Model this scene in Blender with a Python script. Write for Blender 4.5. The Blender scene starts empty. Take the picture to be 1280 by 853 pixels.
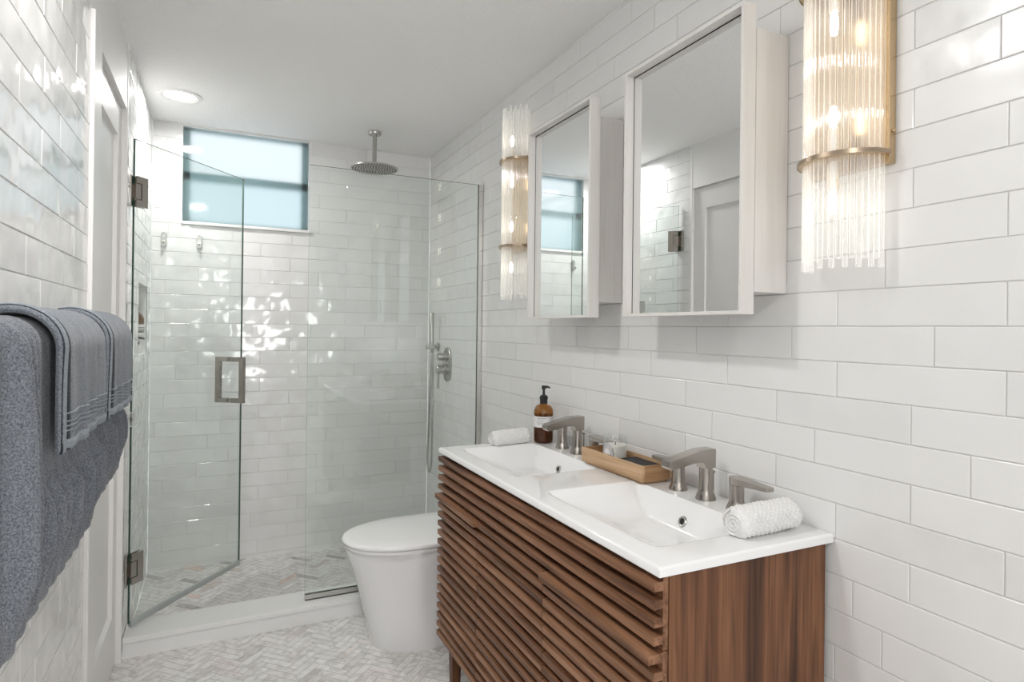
import bpy, bmesh, math, random
from mathutils import Vector, Matrix, noise

random.seed(7)
SC = bpy.context.scene
COL = SC.collection
PI = math.pi

# ------------------------------------------------------------------ camera, world, light, exposure
CAM_H = 1.325
cam_d = bpy.data.cameras.new('camera')
cam = bpy.data.objects.new('camera', cam_d)
COL.objects.link(cam)
cam_d.sensor_width = 36.0
cam_d.lens = 766.524 / 1280 * 36.0
cam_d.shift_y = -16.42 / 1280
cam_d.clip_start = 0.02
_yaw, _pit, _rol = math.radians(25.574), math.radians(0.144), math.radians(0.6443)
_f = Vector((math.sin(_yaw) * math.cos(_pit), math.cos(_yaw) * math.cos(_pit), math.sin(_pit)))
_r = Vector((math.cos(_yaw), -math.sin(_yaw), 0))
_u = _r.cross(_f)
_r2 = _r * math.cos(_rol) + _u * math.sin(_rol)
_u2 = -_r * math.sin(_rol) + _u * math.cos(_rol)
cam.matrix_world = Matrix(((_r2.x, _u2.x, -_f.x, 0), (_r2.y, _u2.y, -_f.y, 0), (_r2.z, _u2.z, -_f.z, CAM_H), (0, 0, 0, 1)))
SC.camera = cam

world = bpy.data.worlds.new('daylight')
SC.world = world
world.use_nodes = True
wn = world.node_tree.nodes['Background']
wn.inputs['Color'].default_value = (0.93, 0.98, 1.0, 1)
wn.inputs['Strength'].default_value = 1.6

DOWNLIGHT_W = 20.0
BULB_STRENGTH = 8.5
# added area lamp, unseen beyond the doorway, aimed up to brighten the ceiling
hall = bpy.data.lights.new('hall_fill', 'AREA')
hall.shape = 'RECTANGLE'
hall.size, hall.size_y = 1.0, 1.1
hall.energy = 85.0
hall.color = (1.0, 0.985, 0.975)
hall_o = bpy.data.objects.new('hall_fill', hall)
COL.objects.link(hall_o)
hall_o.location = (0.72, -2.3, 1.45)
hall_o.rotation_euler = (Vector((0.10, -1.2, 2.43)) - hall_o.location).to_track_quat('-Z', 'Y').to_euler()
SC.view_settings.view_transform = 'Standard'
SC.view_settings.look = 'None'
SC.view_settings.gamma = 1.0
SC.view_settings.use_curve_mapping = False
SC.view_settings.exposure = -0.54
SC.cycles.transparent_max_bounces = 48
SC.cycles.max_bounces = 14
SC.cycles.diffuse_bounces = 8
SC.cycles.glossy_bounces = 6
SC.cycles.transmission_bounces = 10
SC.cycles.sample_clamp_indirect = 6.0

# ------------------------------------------------------------------ room measures
XL, XR = -0.33, 1.22          # faces of the tile on the two long walls
YB, YR = 3.80, -1.30          # back wall of the shower, wall behind the camera
CEIL = 2.43
ROW = 0.0774                  # tile course height
ROW0 = 0.0238
TL = 0.320                    # tile length

# ------------------------------------------------------------------ materials
def new_mat(name):
    m = bpy.data.materials.new(name)
    m.use_nodes = True
    nt = m.node_tree
    return m, nt, nt.nodes['Principled BSDF']

def N(nt, t, **kw):
    n = nt.nodes.new(t)
    for k, v in kw.items():
        if k.startswith('i_'):
            n.inputs[k[2:].replace('_', ' ')].default_value = v
        else:
            setattr(n, k, v)
    return n

def L(nt, a, b):
    nt.links.new(a, b)

def bump_noise(nt, bsdf, scale, dist, detail=2, rough=0.5, strength=1.0, coord='Object'):
    tc = N(nt, 'ShaderNodeTexCoord')
    no = N(nt, 'ShaderNodeTexNoise')
    no.inputs['Scale'].default_value = scale
    no.inputs['Detail'].default_value = detail
    no.inputs['Roughness'].default_value = rough
    bu = N(nt, 'ShaderNodeBump')
    bu.inputs['Strength'].default_value = strength
    bu.inputs['Distance'].default_value = dist
    L(nt, tc.outputs[coord], no.inputs['Vector'])
    L(nt, no.outputs['Fac'], bu.inputs['Height'])
    L(nt, bu.outputs['Normal'], bsdf.inputs['Normal'])
    return tc, no, bu

def plain(name, col, rough=0.5, metal=0.0, spec=0.5, bump=None, coat=0.0):
    m, nt, b = new_mat(name)
    b.inputs['Base Color'].default_value = (*col, 1)
    b.inputs['Roughness'].default_value = rough
    b.inputs['Metallic'].default_value = metal
    b.inputs['Specular IOR Level'].default_value = spec
    b.inputs['Coat Weight'].default_value = coat
    if bump:
        bump_noise(nt, b, *bump)
    return m

def tile_mat(name, col, var, rough, wav_scale, wav_dist):
    m, nt, b = new_mat(name)
    at = N(nt, 'ShaderNodeAttribute', attribute_name='tile_rnd')
    sep = N(nt, 'ShaderNodeSeparateColor')
    L(nt, at.outputs['Color'], sep.inputs['Color'])
    tc = N(nt, 'ShaderNodeTexCoord')
    sc = N(nt, 'ShaderNodeVectorMath', operation='SCALE')
    sc.inputs['Scale'].default_value = 60.0
    L(nt, at.outputs['Color'], sc.inputs[0])
    ad = N(nt, 'ShaderNodeVectorMath', operation='ADD')
    L(nt, tc.outputs['Object'], ad.inputs[0])
    L(nt, sc.outputs['Vector'], ad.inputs[1])
    n1 = N(nt, 'ShaderNodeTexNoise')
    n1.inputs['Scale'].default_value = wav_scale
    n1.inputs['Detail'].default_value = 1.5
    L(nt, ad.outputs['Vector'], n1.inputs['Vector'])
    n2 = N(nt, 'ShaderNodeTexNoise')
    n2.inputs['Scale'].default_value = 14.0
    n2.inputs['Detail'].default_value = 4
    L(nt, ad.outputs['Vector'], n2.inputs['Vector'])
    mx = N(nt, 'ShaderNodeMixRGB')
    mx.inputs['Color1'].default_value = (*col, 1)
    mx.inputs['Color2'].default_value = (*[c * (1 - var) for c in col], 1)
    fm = N(nt, 'ShaderNodeMath', operation='MULTIPLY')
    L(nt, sep.outputs['Red'], fm.inputs[0])
    L(nt, n2.outputs['Fac'], fm.inputs[1])
    L(nt, fm.outputs[0], mx.inputs['Fac'])
    L(nt, mx.outputs['Color'], b.inputs['Base Color'])
    b.inputs['Roughness'].default_value = rough
    bu = N(nt, 'ShaderNodeBump')
    bu.inputs['Distance'].default_value = wav_dist
    L(nt, n1.outputs['Fac'], bu.inputs['Height'])
    L(nt, bu.outputs['Normal'], b.inputs['Normal'])
    return m

def marble_mat(name, ramp, rough):
    m, nt, b = new_mat(name)
    at = N(nt, 'ShaderNodeAttribute', attribute_name='tile_rnd')
    sep = N(nt, 'ShaderNodeSeparateColor')
    L(nt, at.outputs['Color'], sep.inputs['Color'])
    cr = N(nt, 'ShaderNodeValToRGB')
    cr.color_ramp.interpolation = 'CONSTANT'
    els = cr.color_ramp.elements
    els[0].position, els[0].color = ramp[0][0], (*ramp[0][1], 1)
    els[1].position, els[1].color = ramp[1][0], (*ramp[1][1], 1)
    for p, c in ramp[2:]:
        e = els.new(p)
        e.color = (*c, 1)
    L(nt, sep.outputs['Red'], cr.inputs['Fac'])
    tc = N(nt, 'ShaderNodeTexCoord')
    sc = N(nt, 'ShaderNodeVectorMath', operation='SCALE')
    sc.inputs['Scale'].default_value = 40.0
    L(nt, at.outputs['Color'], sc.inputs[0])
    ad = N(nt, 'ShaderNodeVectorMath', operation='ADD')
    L(nt, tc.outputs['Object'], ad.inputs[0])
    L(nt, sc.outputs['Vector'], ad.inputs[1])
    no = N(nt, 'ShaderNodeTexNoise')
    no.inputs['Scale'].default_value = 16
    no.inputs['Detail'].default_value = 7
    no.inputs['Distortion'].default_value = 1.6
    L(nt, ad.outputs['Vector'], no.inputs['Vector'])
    vr = N(nt, 'ShaderNodeValToRGB')
    vr.color_ramp.elements[0].position = 0.36
    vr.color_ramp.elements[0].color = (0.78, 0.77, 0.76, 1)
    vr.color_ramp.elements[1].position = 0.56
    vr.color_ramp.elements[1].color = (1, 1, 1, 1)
    L(nt, no.outputs['Fac'], vr.inputs['Fac'])
    mu = N(nt, 'ShaderNodeMixRGB', blend_type='MULTIPLY')
    mu.inputs['Fac'].default_value = 1
    L(nt, cr.outputs['Color'], mu.inputs['Color1'])
    L(nt, vr.outputs['Color'], mu.inputs['Color2'])
    L(nt, mu.outputs['Color'], b.inputs['Base Color'])
    b.inputs['Roughness'].default_value = rough
    return m

def wood_mat(name, dark, mid, light, axis, scale=1.0, rough=0.42, contrast=1.0):
    """grain runs along the local axis given (0 x, 1 y, 2 z)"""
    m, nt, b = new_mat(name)
    tc = N(nt, 'ShaderNodeTexCoord')
    mp = N(nt, 'ShaderNodeMapping')
    s = [26 * scale] * 3
    s[axis] = 1.5 * scale
    mp.inputs['Scale'].default_value = s
    info = N(nt, 'ShaderNodeObjectInfo')
    ad = N(nt, 'ShaderNodeVectorMath', operation='ADD')
    L(nt, tc.outputs['Object'], ad.inputs[0])
    at = N(nt, 'ShaderNodeAttribute', attribute_name='tile_rnd')
    sc = N(nt, 'ShaderNodeVectorMath', operation='SCALE')
    sc.inputs['Scale'].default_value = 9.0
    L(nt, at.outputs['Color'], sc.inputs[0])
    L(nt, sc.outputs['Vector'], ad.inputs[1])
    L(nt, ad.outputs['Vector'], mp.inputs['Vector'])
    n1 = N(nt, 'ShaderNodeTexNoise')
    n1.inputs['Scale'].default_value = 1.0
    n1.inputs['Detail'].default_value = 5
    n1.inputs['Distortion'].default_value = 0.8
    L(nt, mp.outputs['Vector'], n1.inputs['Vector'])
    cr = N(nt, 'ShaderNodeValToRGB')
    e = cr.color_ramp.elements
    e[0].position, e[0].color = 0.30, (*dark, 1)
    e[1].position, e[1].color = 0.72, (*light, 1)
    k = e.new(0.48)
    k.color = (*mid, 1)
    L(nt, n1.outputs['Fac'], cr.inputs['Fac'])
    # fine pores
    mp2 = N(nt, 'ShaderNodeMapping')
    s2 = [160 * scale] * 3
    s2[axis] = 5 * scale
    mp2.inputs['Scale'].default_value = s2
    L(nt, ad.outputs['Vector'], mp2.inputs['Vector'])
    n2 = N(nt, 'ShaderNodeTexNoise')
    n2.inputs['Scale'].default_value = 1.0
    n2.inputs['Detail'].default_value = 3
    L(nt, mp2.outputs['Vector'], n2.inputs['Vector'])
    r2 = N(nt, 'ShaderNodeValToRGB')
    r2.color_ramp.elements[0].position = 0.33
    r2.color_ramp.elements[0].color = (0.6, 0.56, 0.52, 1)
    r2.color_ramp.elements[1].position = 0.55
    r2.color_ramp.elements[1].color = (1, 1, 1, 1)
    L(nt, n2.outputs['Fac'], r2.inputs['Fac'])
    mu = N(nt, 'ShaderNodeMixRGB', blend_type='MULTIPLY')
    mu.inputs['Fac'].default_value = contrast
    L(nt, cr.outputs['Color'], mu.inputs['Color1'])
    L(nt, r2.outputs['Color'], mu.inputs['Color2'])
    L(nt, mu.outputs['Color'], b.inputs['Base Color'])
    b.inputs['Roughness'].default_value = rough
    b.inputs['Specular IOR Level'].default_value = 0.35
    bu = N(nt, 'ShaderNodeBump')
    bu.inputs['Strength'].default_value = 0.25
    bu.inputs['Distance'].default_value = 0.001
    L(nt, n2.outputs['Fac'], bu.inputs['Height'])
    L(nt, bu.outputs['Normal'], b.inputs['Normal'])
    return m

def sheet_glass(name, tint, ior=1.5, rough=0.0, gain=1.0):
    """clear glass: Fresnel mix of see-through and mirror reflection"""
    m = bpy.data.materials.new(name)
    m.use_nodes = True
    nt = m.node_tree
    nt.nodes.clear()
    out = N(nt, 'ShaderNodeOutputMaterial')
    tr = N(nt, 'ShaderNodeBsdfTransparent')
    tr.inputs['Color'].default_value = (*tint, 1)
    gl = N(nt, 'ShaderNodeBsdfGlossy')
    gl.inputs['Roughness'].default_value = rough
    gl.inputs['Color'].default_value = (1, 1, 1, 1)
    fr = N(nt, 'ShaderNodeFresnel')
    ge = N(nt, 'ShaderNodeNewGeometry')              # same reflectance for rays entering and leaving the sheet
    io = N(nt, 'ShaderNodeMix', data_type='FLOAT')
    io.inputs[2].default_value = ior
    io.inputs[3].default_value = 1.0 / ior
    L(nt, ge.outputs['Backfacing'], io.inputs[0])
    L(nt, io.outputs[0], fr.inputs['IOR'])
    mu = N(nt, 'ShaderNodeMath', operation='MULTIPLY', use_clamp=True)
    mu.inputs[1].default_value = gain
    mx = N(nt, 'ShaderNodeMixShader')
    L(nt, fr.outputs['Fac'], mu.inputs[0])
    L(nt, mu.outputs[0], mx.inputs['Fac'])
    L(nt, tr.outputs[0], mx.inputs[1])
    L(nt, gl.outputs[0], mx.inputs[2])
    L(nt, mx.outputs[0], out.inputs['Surface'])
    return m

def emit(name, col, strength):
    m = bpy.data.materials.new(name)
    m.use_nodes = True
    nt = m.node_tree
    nt.nodes.clear()
    out = N(nt, 'ShaderNodeOutputMaterial')
    e = N(nt, 'ShaderNodeEmission')
    e.inputs['Color'].default_value = (*col, 1)
    e.inputs['Strength'].default_value = strength
    L(nt, e.outputs[0], out.inputs['Surface'])
    return m

def frosted(name):
    m = bpy.data.materials.new(name)
    m.use_nodes = True
    nt = m.node_tree
    nt.nodes.clear()
    out = N(nt, 'ShaderNodeOutputMaterial')
    rf = N(nt, 'ShaderNodeBsdfRefraction')
    rf.inputs['Color'].default_value = (0.92, 0.98, 1.0, 1)
    rf.inputs['Roughness'].default_value = 0.78
    rf.inputs['IOR'].default_value = 1.55
    gl = N(nt, 'ShaderNodeBsdfGlossy')
    gl.inputs['Roughness'].default_value = 0.06
    fr = N(nt, 'ShaderNodeFresnel')
    fr.inputs['IOR'].default_value = 1.45
    mx = N(nt, 'ShaderNodeMixShader')
    L(nt, fr.outputs[0], mx.inputs['Fac'])
    tl = N(nt, 'ShaderNodeBsdfTranslucent')
    tl.inputs['Color'].default_value = (0.80, 0.93, 0.97, 1)
    m2 = N(nt, 'ShaderNodeMixShader')
    m2.inputs['Fac'].default_value = 0.12
    L(nt, rf.outputs[0], m2.inputs[1])
    L(nt, tl.outputs[0], m2.inputs[2])
    L(nt, m2.outputs[0], mx.inputs[1])
    L(nt, gl.outputs[0], mx.inputs[2])
    L(nt, mx.outputs[0], out.inputs['Surface'])
    return m

def terry(name, c1, c2, scale, dist, sheen=0.3):
    m, nt, b = new_mat(name)
    tc, no, bu = bump_noise(nt, b, scale, dist, 3, 0.65)
    cr = N(nt, 'ShaderNodeValToRGB')
    cr.color_ramp.elements[0].position = 0.36
    cr.color_ramp.elements[0].color = (*c1, 1)
    cr.color_ramp.elements[1].position = 0.66
    cr.color_ramp.elements[1].color = (*c2, 1)
    L(nt, no.outputs['Fac'], cr.inputs['Fac'])
    L(nt, cr.outputs['Color'], b.inputs['Base Color'])
    b.inputs['Roughness'].default_value = 0.95
    b.inputs['Specular IOR Level'].default_value = 0.1
    b.inputs['Sheen Weight'].default_value = sheen
    b.inputs['Sheen Roughness'].default_value = 0.4
    return m

def brushed(name, col, rough):
    m, nt, b = new_mat(name)
    b.inputs['Base Color'].default_value = (*col, 1)
    b.inputs['Metallic'].default_value = 1
    b.inputs['Roughness'].default_value = rough
    return m

M = {}
M['tile'] = tile_mat('glazed white wall tile', (0.78, 0.777, 0.772), 0.10, 0.10, 6.0, 0.016)
M['tile_soft'] = tile_mat('glazed white vanity wall tile', (0.75, 0.748, 0.742), 0.10, 0.20, 7.0, 0.006)
M['grout'] = plain('pale grey grout', (0.68, 0.67, 0.66), 0.9, bump=(220, 0.0005))
M['floor_grout'] = plain('floor grout', (0.40, 0.385, 0.37), 0.9, bump=(220, 0.0005))
M['marble'] = marble_mat('honed white marble planks', [(0.0, (0.79, 0.775, 0.76)), (0.22, (0.82, 0.81, 0.80)), (0.50, (0.85, 0.84, 0.83)), (0.74, (0.80, 0.76, 0.745)), (0.84, (0.74, 0.725, 0.71)), (0.91, (0.81, 0.78, 0.75)), (0.97, (0.68, 0.66, 0.645))], 0.38)
M['marble_wet'] = marble_mat('mixed marble shower planks', [(0.0, (0.75, 0.735, 0.72)), (0.30, (0.78, 0.77, 0.755)), (0.58, (0.69, 0.67, 0.645)), (0.72, (0.61, 0.565, 0.525)), (0.80, (0.72, 0.60, 0.53)), (0.86, (0.50, 0.485, 0.475)), (0.91, (0.66, 0.64, 0.62)), (0.965, (0.40, 0.38, 0.37))], 0.3)
M['paint'] = plain('white ceiling paint', (0.90, 0.893, 0.885), 0.85, bump=(150, 0.004, 3, 0.6, 1.0))
M['wallpaint'] = plain('white wall paint', (0.80, 0.79, 0.78), 0.6, bump=(120, 0.0006))
M['satin'] = plain('white satin trim paint', (0.80, 0.79, 0.775), 0.35, bump=(90, 0.0003))
M['quartz'] = plain('white quartz curb', (0.80, 0.80, 0.795), 0.25, bump=(60, 0.0001))
M['ceramic'] = plain('white glazed ceramic', (0.84, 0.84, 0.84), 0.07, bump=(4, 0.0004), coat=0.3)
M['porcelain'] = plain('white porcelain', (0.82, 0.82, 0.825), 0.10, bump=(4, 0.0004))
M['seat'] = plain('white toilet seat plastic', (0.86, 0.86, 0.86), 0.18, bump=(4, 0.0003))
M['nickel'] = brushed('brushed nickel', (0.42, 0.39, 0.355), 0.27)
M['steel'] = brushed('brushed steel', (0.50, 0.49, 0.47), 0.30)
M['chrome'] = brushed('polished chrome', (0.75, 0.74, 0.72), 0.10)
M['gold'] = brushed('aged brass', (0.56, 0.42, 0.26), 0.25)
M['bronze'] = brushed('burnished bronze edge', (0.34, 0.27, 0.20), 0.28)
M['black'] = plain('black plastic', (0.012, 0.012, 0.012), 0.35, bump=(80, 0.0001))
M['rubber_shade'] = plain('dark void', (0.01, 0.01, 0.01), 0.6, bump=(80, 0.0001))  # near-black for rubber parts and for shade in gaps and holes
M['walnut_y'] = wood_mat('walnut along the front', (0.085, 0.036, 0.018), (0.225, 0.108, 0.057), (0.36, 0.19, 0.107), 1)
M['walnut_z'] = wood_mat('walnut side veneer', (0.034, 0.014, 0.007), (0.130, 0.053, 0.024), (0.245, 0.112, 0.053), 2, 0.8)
M['oak'] = wood_mat('pale oak tray', (0.33, 0.20, 0.105), (0.52, 0.345, 0.20), (0.64, 0.46, 0.30), 1, 0.8, 0.5, 0.5)
M['oak_x'] = wood_mat('pale oak tray ends', (0.30, 0.16, 0.075), (0.42, 0.25, 0.13), (0.52, 0.34, 0.20), 0, 0.8, 0.5, 0.5)
M['greige'] = wood_mat('whitewashed cabinet veneer', (0.64, 0.62, 0.595), (0.685, 0.665, 0.64), (0.71, 0.69, 0.67), 2, 1.0, 0.45, 0.08)
M['mirror'] = brushed('silvered mirror', (0.90, 0.91, 0.91), 0.0)
M['glass'] = sheet_glass('clear shower glass', (0.965, 0.984, 0.975), 1.5)
M['glass_edge'] = plain('green glass edge', (0.035, 0.075, 0.06), 0.1, bump=(20, 0.0001))
M['seal'] = plain('clear vinyl seal', (0.42, 0.45, 0.44), 0.3, bump=(20, 0.0001))
M['rod'] = sheet_glass('glass rod', (0.97, 0.97, 0.965), 1.5, 0.04, 2.2)
_nt = M['rod'].node_tree                       # white mixed into clear glass, stronger at the rims, imitating bright stripes of light
_o = [n for n in _nt.nodes if n.type == 'OUTPUT_MATERIAL'][0]
_m = [n for n in _nt.nodes if n.type == 'MIX_SHADER'][0]
_d = N(_nt, 'ShaderNodeBsdfDiffuse')
_d.inputs['Color'].default_value = (0.9, 0.89, 0.87, 1)
_t = N(_nt, 'ShaderNodeBsdfTranslucent')
_t.inputs['Color'].default_value = (0.9, 0.89, 0.87, 1)
_a = N(_nt, 'ShaderNodeAddShader')
_x = N(_nt, 'ShaderNodeMixShader')
_lw = N(_nt, 'ShaderNodeLayerWeight')
_lw.inputs['Blend'].default_value = 0.35
_mr = N(_nt, 'ShaderNodeMapRange')
_mr.inputs['To Min'].default_value = 0.06
_mr.inputs['To Max'].default_value = 0.42
L(_nt, _lw.outputs['Facing'], _mr.inputs['Value'])
L(_nt, _mr.outputs['Result'], _x.inputs['Fac'])
L(_nt, _m.outputs[0], _x.inputs[1])
L(_nt, _d.outputs[0], _a.inputs[0])
L(_nt, _t.outputs[0], _a.inputs[1])
L(_nt, _a.outputs[0], _x.inputs[2])
L(_nt, _x.outputs[0], _o.inputs['Surface'])
M['crystal'] = sheet_glass('cut crystal', (0.88, 0.90, 0.90), 1.7, 0.0, 2.2)
M['tumbler'] = sheet_glass('candle glass', (0.96, 0.97, 0.97), 1.45, 0.0, 1.0)
M['amber'] = sheet_glass('amber bottle glass', (0.62, 0.38, 0.14), 1.5)
M['soap'] = plain('dark soap in amber glass', (0.110, 0.054, 0.017), 0.25, bump=(20, 0.0001))
M['label'] = plain('white paper label', (0.76, 0.75, 0.75), 0.6, bump=(120, 0.0001))
M['ink'] = plain('grey ink', (0.22, 0.22, 0.24), 0.7, bump=(120, 0.0001))
M['wax'] = plain('cream candle wax', (0.74, 0.71, 0.65), 0.5, bump=(40, 0.0003))
M['charcoal'] = plain('charcoal card box', (0.018, 0.018, 0.020), 0.55, 0.0, 0.2, bump=(120, 0.0002))
M['bulb'] = emit('lit bulb', (1.0, 0.90, 0.77), BULB_STRENGTH)
M['diffuser'] = emit('lit downlight diffuser', (1.0, 0.97, 0.92), 9.0)
M['window_pane'] = frosted('frosted window glass')
M['alu'] = plain('grey green window frame', (0.40, 0.53, 0.54), 0.5, bump=(60, 0.0002))
M['sash_tint'] = sheet_glass('tinted outer sash', (0.80, 0.89, 0.915), 1.5)
M['terry'] = terry('slate blue terry cloth', (0.085, 0.095, 0.112), (0.235, 0.25, 0.275), 430, 0.0016, 0.25)
M['terry_lt'] = terry('slate terry hand towel', (0.105, 0.118, 0.138), (0.255, 0.275, 0.305), 480, 0.0013, 0.25)
M['hem'] = terry('woven towel hem', (0.20, 0.225, 0.25), (0.30, 0.33, 0.36), 300, 0.001, 0.1)
M['stripe'] = terry('dark edge shade and groove', (0.02, 0.024, 0.03), (0.06, 0.067, 0.08), 300, 0.001, 0.1)
M['waffle'] = terry('white cotton face cloth', (0.74, 0.735, 0.73), (0.86, 0.855, 0.85), 500, 0.0015, 0.1)

# ------------------------------------------------------------------ object helpers
WL = {}                                    # world location of every parent
def thing(name, label, cat, loc, group=None):
    o = bpy.data.objects.new(name, None)
    COL.objects.link(o)
    o.location = loc
    o['label'] = label
    o['category'] = cat
    if group:
        o['group'] = group
    WL[o.name] = Vector(loc)
    return o

def obj(name, bm, mats, parent=None, smooth=False, loc=None, auto=None):
    """link a bmesh (built in world coordinates) as one mesh object"""
    if parent is not None:
        org = WL[parent.name]
    elif loc is not None:
        org = Vector(loc)
    else:
        org = Vector((0, 0, 0))
    bm.transform(Matrix.Translation(-org))
    bmesh.ops.recalc_face_normals(bm, faces=bm.faces[:])
    me = bpy.data.meshes.new(name)
    if smooth:
        for f in bm.faces:
            f.smooth = True
    bm.to_mesh(me)
    bm.free()
    for m in (mats if isinstance(mats, (list, tuple)) else [mats]):
        me.materials.append(m)
    o = bpy.data.objects.new(name, me)
    COL.objects.link(o)
    if parent is not None:
        o.parent = parent
    else:
        o.location = org
    WL[o.name] = org
    if smooth and auto:
        bpy_auto(o, auto)
    return o

def bpy_auto(o, ang):
    me = o.data
    bm = bmesh.new()
    bm.from_mesh(me)
    for e in bm.edges:
        if len(e.link_faces) == 2 and e.calc_face_angle(0) > math.radians(ang):
            e.smooth = False
    bm.to_mesh(me)
    bm.free()

def tag(o, label=None, cat=None, group=None, kind=None):
    if label: o['label'] = label
    if cat: o['category'] = cat
    if group: o['group'] = group
    if kind: o['kind'] = kind
    return o

def dup(root, delta, label, group=None):
    r = root.copy()
    COL.objects.link(r)
    r.location = root.location + Vector(delta)
    r['label'] = label
    if group: r['group'] = group
    for ch in list(root.children):
        c = ch.copy()
        COL.objects.link(c)
        c.parent = r
        for g in list(ch.children):
            d = g.copy()
            COL.objects.link(d)
            d.parent = c
    return r

def bevel(bm, w, seg=2, ang=30, edges=None):
    es = edges if edges is not None else [e for e in bm.edges if len(e.link_faces) == 2 and e.calc_face_angle(0) > math.radians(ang)]
    if es and w > 0:
        bmesh.ops.bevel(bm, geom=es, offset=w, segments=seg, affect='EDGES', profile=0.6, clamp_overlap=True)
    return bm

def join(dst, src):
    me = bpy.data.meshes.new('tmp')
    src.to_mesh(me)
    src.free()
    dst.from_mesh(me)
    bpy.data.meshes.remove(me)
    return dst

def box(x0, x1, y0, y1, z0, z1, bv=0.0, seg=2, mi=0):
    bm = bmesh.new()
    bmesh.ops.create_cube(bm, size=1, matrix=Matrix.Translation(((x0 + x1) / 2, (y0 + y1) / 2, (z0 + z1) / 2)) @ Matrix.Diagonal((x1 - x0, y1 - y0, z1 - z0, 1)))
    if bv:
        bevel(bm, bv, seg)
    for f in bm.faces:
        f.material_index = mi
    return bm

def lathe(prof, c, seg=32, axis='Z', mi=0, sx=1.0, sy=1.0):
    """prof: list of (radius, height); revolved around an axis through c"""
    bm = bmesh.new()
    rings = []
    for r, h in prof:
        if r < 1e-6:
            rings.append([bm.verts.new((0, 0, h))])
        else:
            rings.append([bm.verts.new((r * sx * math.cos(2 * PI * k / seg), r * sy * math.sin(2 * PI * k / seg), h)) for k in range(seg)])
    for a, b in zip(rings, rings[1:]):
        if len(a) == 1 and len(b) == 1:
            continue
        for k in range(seg):
            k2 = (k + 1) % seg
            if len(a) == 1:
                bm.faces.new((a[0], b[k], b[k2]))
            elif len(b) == 1:
                bm.faces.new((a[k], a[k2], b[0]))
            else:
                bm.faces.new((a[k], a[k2], b[k2], b[k]))
    for r in (rings[0], rings[-1]):
        if len(r) > 1:
            try:
                bm.faces.new(r)
            except ValueError:
                pass
    if axis == 'X':
        rot = Matrix.Rotation(PI / 2, 4, 'Y')
    elif axis == '-X':
        rot = Matrix.Rotation(-PI / 2, 4, 'Y')
    elif axis == 'Y':
        rot = Matrix.Rotation(-PI / 2, 4, 'X')
    elif axis == '-Y':
        rot = Matrix.Rotation(PI / 2, 4, 'X')
    else:
        rot = Matrix.Identity(4)
    bm.transform(Matrix.Translation(c) @ rot)
    for f in bm.faces:
        f.material_index = mi
    return bm

def prism(pts, axis, a0, a1, mi=0):
    """extrude a closed 2D outline; axis 'Y': pts are (x,z); 'X': pts are (y,z); 'Z': pts are (x,y)"""
    bm = bmesh.new()
    def P(p, a):
        return {'Y': (p[0], a, p[1]), 'X': (a, p[0], p[1]), 'Z': (p[0], p[1], a)}[axis]
    A = [bm.verts.new(P(p, a0)) for p in pts]
    B = [bm.verts.new(P(p, a1)) for p in pts]
    bm.faces.new(A)
    bm.faces.new(B[::-1])
    n = len(pts)
    for i in range(n):
        bm.faces.new((A[i], B[i], B[(i + 1) % n], A[(i + 1) % n]))
    for f in bm.faces:
        f.material_index = mi
    return bm

def tube(path, r, seg=12, mi=0, rz=None):
    """round tube along a list of points"""
    bm = bmesh.new()
    pts = [Vector(p) for p in path]
    rings = []
    up = Vector((0.0, 1.0, 0.0))
    for i, p in enumerate(pts):
        t = (pts[min(i + 1, len(pts) - 1)] - pts[max(i - 1, 0)]).normalized()
        if abs(t.dot(up)) > 0.95:
            up = Vector((1, 0, 0))
        s = t.cross(up).normalized()
        v = s.cross(t).normalized()
        rr = r[i] if isinstance(r, (list, tuple)) else r
        rings.append([bm.verts.new(p + s * math.cos(2 * PI * k / seg) * rr + v * math.sin(2 * PI * k / seg) * rr) for k in range(seg)])
    for a, b in zip(rings, rings[1:]):
        for k in range(seg):
            bm.faces.new((a[k], a[(k + 1) % seg], b[(k + 1) % seg], b[k]))
    bm.faces.new(rings[0])
    bm.faces.new(rings[-1][::-1])
    for f in bm.faces:
        f.material_index = mi
    return bm

def loft(sections, cap=True):
    bm = bmesh.new()
    rings = [[bm.verts.new(p) for p in s] for s in sections]
    n = len(rings[0])
    for a, b in zip(rings, rings[1:]):
        for k in range(n):
            bm.faces.new((a[k], a[(k + 1) % n], b[(k + 1) % n], b[k]))
    if cap:
        bm.faces.new(rings[0])
        bm.faces.new(rings[-1][::-1])
    return bm

def set_rnd(bm, faces, val):
    lay = bm.loops.layers.color.get('tile_rnd') or bm.loops.layers.color.new('tile_rnd')
    for f in faces:
        for lp in f.loops:
            lp[lay] = val

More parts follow.
